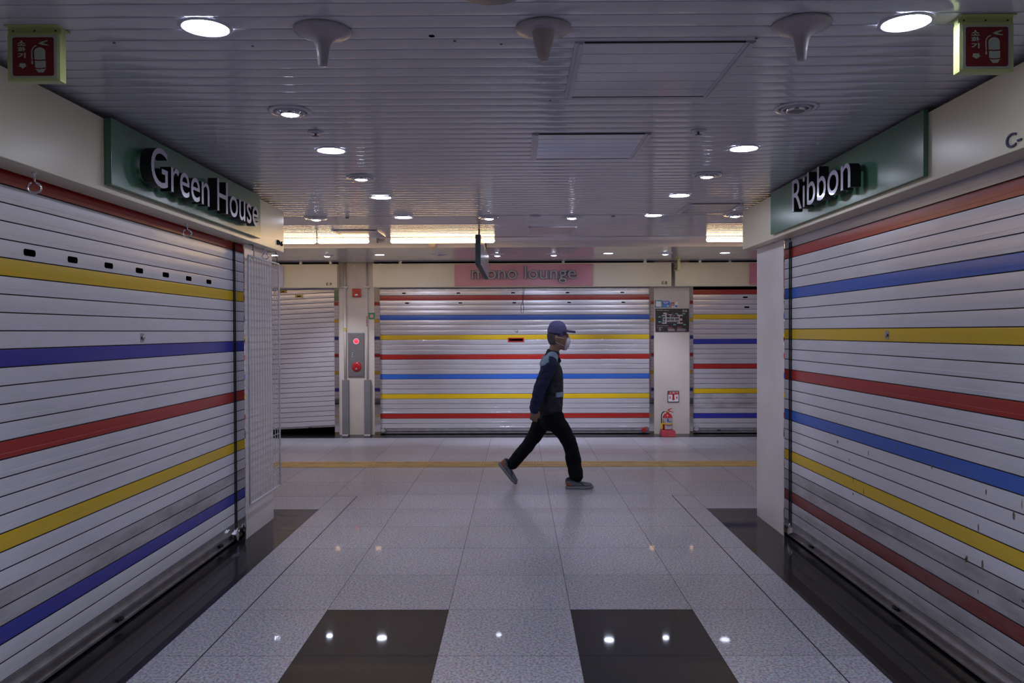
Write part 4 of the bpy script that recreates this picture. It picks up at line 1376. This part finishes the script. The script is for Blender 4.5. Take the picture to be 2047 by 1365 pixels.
t = thing('fire_extinguisher', 'red fire extinguisher with black hose standing on its red stand', 'fire extinguisher', (ex, ey, 0.090))
bm = bmesh.new()
R0 = 0.070
lathe(bm, [(0, 0), (R0 - 0.006, 0), (R0, 0.008), (R0, 0.175), (R0 - 0.004, 0.195), (R0 - 0.016, 0.217), (R0 - 0.036, 0.232), (0.020, 0.238), (0.018, 0.245), (0, 0.245)], segs=40, cap=False)
obj('cylinder', bm, 'red', t)
def label_band(z0, z1, a0, a1, m_, nm_, r=R0 + 0.0012):
    bm = bmesh.new(); n = 20
    A = [(r * math.cos(a0 + (a1 - a0) * k / n), r * math.sin(a0 + (a1 - a0) * k / n)) for k in range(n + 1)]
    lo_ = [bm.verts.new((x, y, z0)) for x, y in A]; hi_ = [bm.verts.new((x, y, z1)) for x, y in A]
    for k in range(n):
        f = bm.faces.new((lo_[k], lo_[k + 1], hi_[k + 1], hi_[k]))
    bmesh.ops.solidify(bm, geom=bm.faces[:], thickness=0.0008)
    return obj(nm_, bm, m_, t)
label_band(0.098, 0.172, PI * 1.02, PI * 1.98, 'white', 'upper_label')
label_band(0.012, 0.072, PI * 1.26, PI * 1.82, 'white', 'lower_label')
label_band(0.122, 0.166, PI * 1.42, PI * 1.50, 'st_blue', 'blue_figure', R0 + 0.003)
label_band(0.116, 0.128, PI * 1.5, PI * 1.68, 'st_sky', 'blue_figure', R0 + 0.003)
label_band(0.106, 0.128, PI * 1.06, PI * 1.24, 'yellow', 'yellow_mark', R0 + 0.003)
label_band(0.060, 0.066, PI * 1.42, PI * 1.66, 'st_blue', 'blue_line', R0 + 0.003)
bm = bmesh.new(); lathe(bm, [(R0 + 0.001, 0.080), (R0 + 0.006, 0.082), (R0 + 0.006, 0.092), (R0 + 0.001, 0.094)], segs=40, cap=False)
obj('strap', bm, 'yellow', t)
bm = bmesh.new(); box(bm, -R0 - 0.026, -R0 - 0.004, -0.014, 0.014, 0.012, 0.094, 0.003)
obj('nozzle', bm, 'yellow', t)
bm = bmesh.new(); lathe(bm, [(0.016, 0.244), (0.019, 0.250), (0.019, 0.270), (0.012, 0.276), (0, 0.276)], segs=20, cap=False)
lathe(bm, [(0, -0.022), (0.014, -0.022), (0.016, -0.018), (0.016, 0.0)], (0.002, 0, 0.258), 20, 'y', cap=False)
obj('valve', bm, 'brass', t)
bm = bmesh.new()
tube(bm, [(-0.014, 0, 0.266), (-0.040, 0, 0.262)], 0.009, 10)
obj('hose_fitting', bm, 'chrome', t)
bm = bmesh.new()
loft(bm, [(-0.036, 0, 0.264), (-0.060, 0, 0.254), (-0.082, 0, 0.225), (-0.088, 0, 0.18), (-0.087, 0, 0.09)], [0.0075] * 5, 10, sub=5)
obj('hose', bm, 'rubber', t)
bm = bmesh.new()
poly(bm, [(-0.018, 0.266), (0.000, 0.284), (0.045, 0.306), (0.068, 0.308), (0.066, 0.302), (0.046, 0.298), (0.022, 0.276), (0.010, 0.266)], -0.009, 0.009)
obj('lever', bm, 'red', t)
bm = bmesh.new()
poly(bm, [(0.012, 0.270), (0.060, 0.264), (0.088, 0.246), (0.084, 0.242), (0.056, 0.254), (0.012, 0.258)], -0.009, 0.009)
obj('carry_handle', bm, 'red', t)

# ------------------------------------------------------------------ the walking man
SK = {
    'skin': mat('skin', (0.27, 0.14, 0.10), 0.5, nscale=30, namt=0.15),
    'hair': mat('grey_hair', (0.085, 0.078, 0.08), 0.7, nscale=120, namt=0.5, stretch=(1, 1, 0.2)),
    'cap': mat('cap_cloth', (0.085, 0.08, 0.19), 0.75, nscale=60, namt=0.15, bump=0.2, bscale=300),
    'capdark': mat('cap_band_cloth', (0.02, 0.018, 0.04), 0.8, nscale=60, namt=0.15),
    'mask': mat('face_mask_cloth', (0.66, 0.62, 0.72), 0.8, nscale=60, namt=0.06),
    'vest': mat('vest_cloth', (0.026, 0.030, 0.038), 0.75, spec=0.2, nscale=18, namt=0.45, bump=0.3, bscale=60),
    'sleeve': mat('navy_sleeve_cloth', (0.022, 0.027, 0.070), 0.8, spec=0.2, nscale=14, namt=0.35, bump=0.3, bscale=50),
    'yoke': mat('light_blue_cloth', (0.19, 0.29, 0.40), 0.5, nscale=14, namt=0.3, bump=0.3, bscale=50),
    'trouser': mat('black_trouser_cloth', (0.005, 0.006, 0.009), 0.85, spec=0.15, nscale=14, namt=0.3, bump=0.4, bscale=30),
    'shoe': mat('grey_shoe_mesh', (0.15, 0.16, 0.185), 0.6, nscale=60, namt=0.4),
    'shoed': mat('dark_shoe_panel', (0.015, 0.017, 0.028), 0.6, nscale=60, namt=0.3),
    'orange': mat('orange_shoe_panel', (0.34, 0.10, 0.035), 0.55, nscale=60, namt=0.3),
    'sole': mat('grey_sole', (0.22, 0.23, 0.26), 0.6, nscale=30, namt=0.2),
}


def remeshed(name, bm, mats, parent, vox=0.006, smooth=3, wrinkle=0.0, wscale=14.0, seed=0.0):
    me = bpy.data.meshes.new('t'); bm.to_mesh(me); bm.free()
    o = bpy.data.objects.new('t', me); COL.objects.link(o)
    m1 = o.modifiers.new('r', 'REMESH'); m1.mode = 'VOXEL'; m1.voxel_size = vox; m1.use_smooth_shade = True
    if smooth:
        m2 = o.modifiers.new('s', 'SMOOTH'); m2.factor = 0.5; m2.iterations = smooth
    bpy.context.view_layer.update()
    dg = bpy.context.evaluated_depsgraph_get()
    out = bpy.data.meshes.new_from_object(o.evaluated_get(dg))
    bpy.data.objects.remove(o); bpy.data.meshes.remove(me)
    if wrinkle:
        for v in out.vertices:
            c = v.co * wscale + Vector((seed, seed * 2, 0))
            v.co += v.normal * wrinkle * (noise.noise(Vector((c.x, c.y, c.z * 1.6))) + 0.5 * noise.noise(c * 2.3))
    for p_ in out.polygons: p_.use_smooth = True
    out.name = name
    out.materials.clear()
    for m_ in mats: out.materials.append(m_)
    return link(bpy.data.objects.new(name, out), parent)


MX, MY = 0.33, 7.68
S = 0.004812
def mp(x, y, d=0.0):          # point of the figure relative to its root
    return Vector(((x - 1034) * S - MX, d, EYE + (663 - y) * S))
man = thing('person', 'man in cap, face mask, dark vest and trousers walking across the hall', 'person', (MX, MY, 0))
NEAR, FAR = -0.085, 0.085     # hips
SN, SFAR = -0.175, 0.175      # shoulders
# body: one continuous surface
bm = bmesh.new()
# torso and neck
loft(bm, [mp(1102, 828), mp(1102, 790), mp(1101, 750), mp(1101, 722), mp(1103, 712)], [(0.13, 0.085), (0.125, 0.085), (0.14, 0.085), (0.12, 0.07), (0.055, 0.055)], 20, sub=3)
loft(bm, [mp(1103, 716), mp(1106, 705), mp(1111, 692)], [0.056, 0.052, 0.052], 18, sub=3)
# head: skull, face, jaw
loft(bm, [mp(1112.5, 690), mp(1113, 680), mp(1113.5, 668), mp(1113.5, 660), mp(1113, 655)], [(0.056, 0.062), (0.068, 0.079), (0.074, 0.084), (0.066, 0.076), (0.030, 0.040)], 24, sub=4)
loft(bm, [mp(1124, 693), mp(1126, 684), mp(1126.5, 673), mp(1123, 665)], [(0.030, 0.034), (0.046, 0.040), (0.052, 0.038), (0.048, 0.032)], 18, sub=3)
loft(bm, [mp(1116, 694), mp(1128, 697.5)], [(0.040, 0.020), (0.022, 0.016)], 14)
loft(bm, [mp(1135.2, 671), mp(1138.5, 680), mp(1136.5, 682)], [(0.008, 0.008), (0.014, 0.012), (0.014, 0.010)], 12, sub=2)   # nose
loft(bm, [mp(1133.5, 669.5, -0.034), mp(1134, 669, 0.034)], [0.011, 0.011], 12)                          # brow
for s in (-1, 1):                                                                                         # ears
    loft(bm, [mp(1112, 672, s * 0.074), mp(1110.5, 677, s * 0.080), mp(1111.5, 683, s * 0.073)], [(0.006, 0.012), (0.008, 0.014), (0.006, 0.009)], 12, sub=2)
# arms
def arm(pts, rs): loft(bm, pts, rs, 14, sub=4)
nsh, nel, nwr = mp(1099, 724, SN), mp(1078, 774, SN - 0.045), mp(1067.5, 812, SN - 0.035)
fsh, fel, fwr = mp(1101, 724, SFAR), mp(1100, 772, SFAR + 0.03), mp(1102, 808, SFAR + 0.02)
arm([nsh, (nsh + nel) / 2, nel, (nel + nwr) / 2, nwr], [0.046, 0.044, 0.038, 0.034, 0.026])
arm([fsh, (fsh + fel) / 2, fel, (fel + fwr) / 2, fwr], [0.046, 0.044, 0.038, 0.034, 0.026])
def hand(w, dirv, curl, d):
    """palm, four bent fingers and a thumb; dirv = direction of the forearm, d = +1/-1 palm side towards/away from the body"""
    dirv = dirv.normalized(); side = Vector((0, 1, 0)) * d
    fwd_ = Vector((1, 0, 0)); fwd_ = (fwd_ - dirv * fwd_.dot(dirv)).normalized()      # walking direction: thumb side
    pc = w + dirv * 0.045
    loft(bm, [w - dirv * 0.01, w + dirv * 0.020, w + dirv * 0.055, w + dirv * 0.078], [(0.019, 0.024), (0.016, 0.034), (0.015, 0.040), (0.013, 0.038)], 14, side=side, sub=2)
    for k, (off, L) in enumerate(((0.030, 0.068), (0.010, 0.076), (-0.010, 0.071), (-0.028, 0.056))):
        b0 = w + dirv * 0.076 + fwd_ * off
        c = curl * (0.8 + 0.12 * k)
        pts = [b0 - dirv * 0.012, b0]
        a = 0.25 * c; q_ = b0
        for f_ in (0.45, 0.32, 0.23):
            q_ = q_ + (dirv * math.cos(a) + side * math.sin(a)) * L * f_
            pts.append(q_); a += 0.55 * c
        loft(bm, pts, [0.0098, 0.0095, 0.0088, 0.0080, 0.0070], 10, side=fwd_, sub=2)
    th0 = w + dirv * 0.022 + fwd_ * 0.024
    loft(bm, [th0, th0 + dirv * 0.022 + fwd_ * 0.020 + side * 0.006, th0 + dirv * 0.050 + fwd_ * 0.026 + side * 0.014, th0 + dirv * 0.068 + fwd_ * 0.022 + side * 0.020], [0.013, 0.012, 0.010, 0.008], 10, side=side, sub=2)
hand(nwr, Vector((-0.10, 0.05, -1)), 1.1, 1)
hand(fwr, Vector((-0.05, -0.02, -1)), 1.1, -1)
# legs inside the trousers
nh, nk, na = mp(1106, 818, NEAR), mp(1138.5, 889, NEAR - 0.005), mp(1149.5, 955, NEAR + 0.005)
fh, fk, fa = mp(1099, 818, FAR), mp(1064, 880, FAR), mp(1017, 934, FAR)
loft(bm, [nh, (nh + nk) / 2, nk, (nk + na) / 2, na], [0.058, 0.060, 0.05, 0.048, 0.034], 14, sub=3)
loft(bm, [fh, (fh + fk) / 2, fk, (fk + fa) / 2, fa], [0.058, 0.060, 0.05, 0.048, 0.034], 14, sub=3)
loft(bm, [nh, fh], [0.05, 0.05], 14)
loft(bm, [na, na + Vector((0.0, 0, -0.040)), na + Vector((0.07, 0, -0.075))], [0.030, 0.026, 0.014], 12, sub=2)
loft(bm, [fa, fa + Vector((-0.01, 0, -0.035)), fa + Vector((0.0, 0, -0.075))], [0.030, 0.024, 0.014], 12, sub=2)
remeshed('body', bm, [SK['skin']], man, 0.0048, 2)

# eyes
for s in (-1, 1):
    bm = bmesh.new(); lathe(bm, [(0, -0.006), (0.004, -0.004), (0.006, 0), (0.004, 0.004), (0, 0.006)], mp(1133.2, 673, s * 0.030), 14, cap=False)
    obj('eye', bm, M['ink'], man, True)
# hair at the nape and temples
bm = bmesh.new()
loft(bm, [mp(1110.5, 688), mp(1110.8, 680), mp(1111, 668)], [(0.058, 0.061), (0.0695, 0.078), (0.0755, 0.084)], 24, sub=3, capn=1)
for s in (-1, 1):
    loft(bm, [mp(1107, 684, s * 0.058), mp(1109, 676, s * 0.066), mp(1117, 670, s * 0.069), mp(1121, 673, s * 0.064)], [(0.008, 0.014), (0.007, 0.018), (0.006, 0.012), (0.004, 0.006)], 12, sub=3)
remeshed('hair', bm, [SK['hair']], man, 0.005, 2, 0.002, 60)
# face mask with ear loops
bm = bmesh.new()
loft(bm, [mp(1131, 696.5), mp(1133.5, 690), mp(1135.5, 682), mp(1136, 676)], [(0.030, 0.020), (0.050, 0.026), (0.055, 0.027), (0.030, 0.018)], 20, sub=4)
remeshed('face_mask', bm, [SK['mask']], man, 0.004, 3)
bm = bmesh.new()
for s in (-1, 1):
    for (ya, yb_) in ((677, 674), (692, 684)):
        tube(bm, [mp(1128, ya, s * 0.056), mp(1120, (ya + yb_) / 2, s * 0.072), mp(1110, yb_, s * 0.084)], 0.0018, 6)
obj('mask_loops', bm, SK['mask'], man)
# cap
bm = bmesh.new()
loft(bm, [mp(1112, 669.5), mp(1113.5, 663), mp(1114, 656), mp(1114, 650), mp(1114, 645.6), mp(1114, 643), mp(1114, 641.6)],
     [(0.080, 0.088), (0.083, 0.094), (0.080, 0.090), (0.071, 0.080), (0.056, 0.063), (0.040, 0.045), (0.022, 0.025)], 28, sub=4, capn=0)
cp = remeshed('cap', bm, [SK['cap'], SK['capdark']], man, 0.0045, 2, 0.0015, 40)
zc_ = mp(0, 663.5).z
for p_ in cp.data.polygons:
    c = p_.center
    if c.z < zc_ - 0.012 + (-c.x + mp(1111, 0).x) * 0.10 and c.x < mp(1118, 0).x: p_.material_index = 1
bm = bmesh.new()
for sgn, zo in ((0, 0.0),):
    rows = []
    for i in range(9):
        u = i / 8
        w_ = 0.074 * math.cos(u * PI / 2 * 0.82) + 0.004
        rows.append([(mp(1125.5 + 25.0 * u, 658.5 + 3.0 * u) + Vector((0, w_ * v_, -0.024 * v_ * v_))) for v_ in [k / 5 - 1 for k in range(11)]])
    vv = [[bm.verts.new(q_) for q_ in r_] for r_ in rows]
    for i in range(8):
        for k in range(10):
            f = bm.faces.new((vv[i][k], vv[i + 1][k], vv[i + 1][k + 1], vv[i][k + 1])); f.smooth = True
    bmesh.ops.solidify(bm, geom=bm.faces[:], thickness=0.008)
bmesh.ops.recalc_face_normals(bm, faces=bm.faces[:])
obj('cap_visor', bm, SK['cap'], cp)
bm = bmesh.new(); lathe(bm, [(0, 0.003), (0.006, 0.002), (0.008, -0.004)], mp(1113.5, 642.5), 12, cap=False); obj('cap_button', bm, SK['cap'], cp)

# vest over the torso
bm = bmesh.new()
loft(bm, [mp(1098, 820), mp(1099, 800), mp(1101, 775), mp(1102, 750), mp(1101, 732), mp(1102, 722)],
     [(0.185, 0.128), (0.185, 0.125), (0.185, 0.120), (0.190, 0.112), (0.180, 0.100), (0.135, 0.072)], 28, sub=4, capn=2)
loft(bm, [mp(1101, 722), mp(1104, 712), mp(1106, 703)], [(0.085, 0.075), (0.070, 0.067), (0.066, 0.063)], 20, sub=3, capn=1)
loft(bm, [mp(1115, 716, -0.03), mp(1119, 722, 0.0), mp(1115, 716, 0.03)], [0.020, 0.022, 0.020], 12, sub=2)
vest = remeshed('vest', bm, [SK['vest']], man, 0.007, 3, 0.007, 11)
bm = bmesh.new()
box(bm, -0.055, 0.050, -0.008, 0.012, -0.024, 0.022, 0.006)
o = obj('pocket_flap', bm, SK['yoke'], vest); o.location = mp(1099.5, 787) + Vector((0.086, -0.138, 0)); o.rotation_euler = (0, 0, 0.86)
# sleeves
for nm_, (a, b, c) in (('near', (nsh, nel, nwr)), ('far', (fsh, fel, fwr))):
    bm = bmesh.new()
    e = c + (c - b).normalized() * 0.012
    loft(bm, [a + Vector((0.0, 0, 0.005)), a * 0.75 + b * 0.25, (a + b) / 2, b, (b + c) / 2, e], [0.064, 0.069, 0.066, 0.060, 0.056, 0.047], 20, sub=4, capn=2)
    remeshed('sleeve', bm, [SK['sleeve']], vest, 0.006, 3, 0.006, 16, 3.0)
for s in (SN, SFAR):
    bm = bmesh.new()
    d_ = 1 if s > 0 else -1
    loft(bm, [mp(1104, 712.5, s * 0.40), mp(1101, 717, s * 0.72), mp(1095, 722, s * 0.97), mp(1089, 729, s * 1.02)], [(0.050, 0.056), (0.056, 0.062), (0.058, 0.068), (0.046, 0.062)], 18, side=Vector((0.3, 0, 1)), sub=4)
    remeshed('shoulder_yoke', bm, [SK['yoke']], vest, 0.006, 3, 0.002, 16, 5.0)

# trousers
bm = bmesh.new()
loft(bm, [mp(1099, 815), mp(1100, 826), mp(1100, 840)], [(0.162, 0.106), (0.168, 0.112), (0.158, 0.108)], 24, sub=3)
loft(bm, [mp(1103, 828, NEAR), mp(1111, 843, NEAR), mp(1127, 866, NEAR), mp(1138.5, 889, NEAR), mp(1144, 915, NEAR), mp(1148, 938, NEAR), mp(1150, 953, NEAR)],
     [(0.090, 0.096), (0.092, 0.092), (0.086, 0.080), (0.080, 0.070), (0.076, 0.072), (0.074, 0.070), (0.072, 0.068)], 22, sub=4, capn=1)
loft(bm, [mp(1095, 826, FAR), mp(1086, 842, FAR), mp(1074, 864, FAR), mp(1062, 884, FAR), mp(1043, 908, FAR), mp(1028, 925, FAR), mp(1020, 934, FAR)],
     [(0.095, 0.100), (0.095, 0.094), (0.086, 0.078), (0.078, 0.066), (0.074, 0.064), (0.070, 0.060), (0.068, 0.056)], 22, sub=4, capn=1)
remeshed('trousers', bm, [SK['trouser']], man, 0.0065, 3, 0.008, 10)


def shoe(name, loc, pitch):
    """local: toe towards +x, sole bottom at z=0, heel at x=0"""
    L = 0.272
    bm = bmesh.new()
    loft(bm, [(0.036, 0, 0.075), (0.038, 0, 0.050), (0.06, 0, 0.042), (0.12, 0, 0.046), (0.18, 0, 0.042), (0.238, 0, 0.036)],
         [(0.036, 0.036), (0.038, 0.034), (0.038, 0.030), (0.040, 0.030), (0.043, 0.025), (0.037, 0.021)], 18, side=Vector((0, 1, 0)), sub=4)
    loft(bm, [(0.055, 0, 0.085), (0.10, 0, 0.070), (0.15, 0, 0.052)], [(0.034, 0.020), (0.030, 0.020), (0.030, 0.014)], 16, sub=3)
    up = remeshed(name, bm, [SK['shoe'], SK['orange'], SK['shoed']], man, 0.004, 2)
    for p_ in up.data.polygons:
        c = p_.center
        if (c.x < 0.085 and 0.03 < c.z < 0.072 - 0.5 * c.x): p_.material_index = 1
        if c.z > 0.080: p_.material_index = 2
        if abs(c.z - (0.075 - 0.28 * (c.x - 0.09))) < 0.006 and 0.09 < c.x < 0.17: p_.material_index = 2
    bm = bmesh.new()
    out = []
    for k in range(28):
        a = 2 * PI * k / 28
        ca, sa = math.cos(a), math.sin(a)
        out.append((L / 2 + L / 2 * math.copysign(abs(ca) ** 0.75, ca), (0.046 if ca > 0 else 0.039) * math.copysign(abs(sa) ** 0.8, sa)))
    rings = []
    for z_, sc_, off_ in ((0.0, 0.94, 0), (0.004, 1.0, 0), (0.020, 1.0, 0), (0.028, 0.96, 0)):
        rings.append([bm.verts.new((L / 2 + (x - L / 2) * sc_, y * sc_, z_ + max(0, x - 0.20) * 0.12)) for x, y in out])
    for a, b in zip(rings, rings[1:]):
        for i in range(28):
            f = bm.faces.new((a[i], a[(i + 1) % 28], b[(i + 1) % 28], b[i])); f.smooth = True
    bm.faces.new(rings[-1]); bm.faces.new(list(reversed(rings[0])))
    bmesh.ops.recalc_face_normals(bm, faces=bm.faces[:])
    so = obj('sole', bm, SK['sole'], up)
    bm = bmesh.new()
    for k in range(4):
        xx = 0.105 + k * 0.020
        tube(bm, [(xx, -0.030, 0.070 - k * 0.004), (xx + 0.006, -0.012, 0.083 - k * 0.0055), (xx + 0.006, 0.012, 0.083 - k * 0.0055), (xx, 0.030, 0.070 - k * 0.004)], 0.0032, 6)
    obj('laces', bm, SK['sole'], up)
    up.location = loc; up.rotation_euler = (0, pitch, 0.0)
    return up
shoe('shoe', mp(1128, 978, NEAR - 0.01) * 1.0 + Vector((0.0, 0, -mp(1130, 978).z)), 0.0)
# trailing foot: toe on the floor, heel raised
pt_ = math.radians(52)
toe = Vector((mp(1027, 0).x, FAR, 0.006))
shoe('shoe', toe - Vector((math.cos(pt_), 0, -math.sin(pt_))) * 0.262 + Vector((-0.0, 0, 0)), pt_)
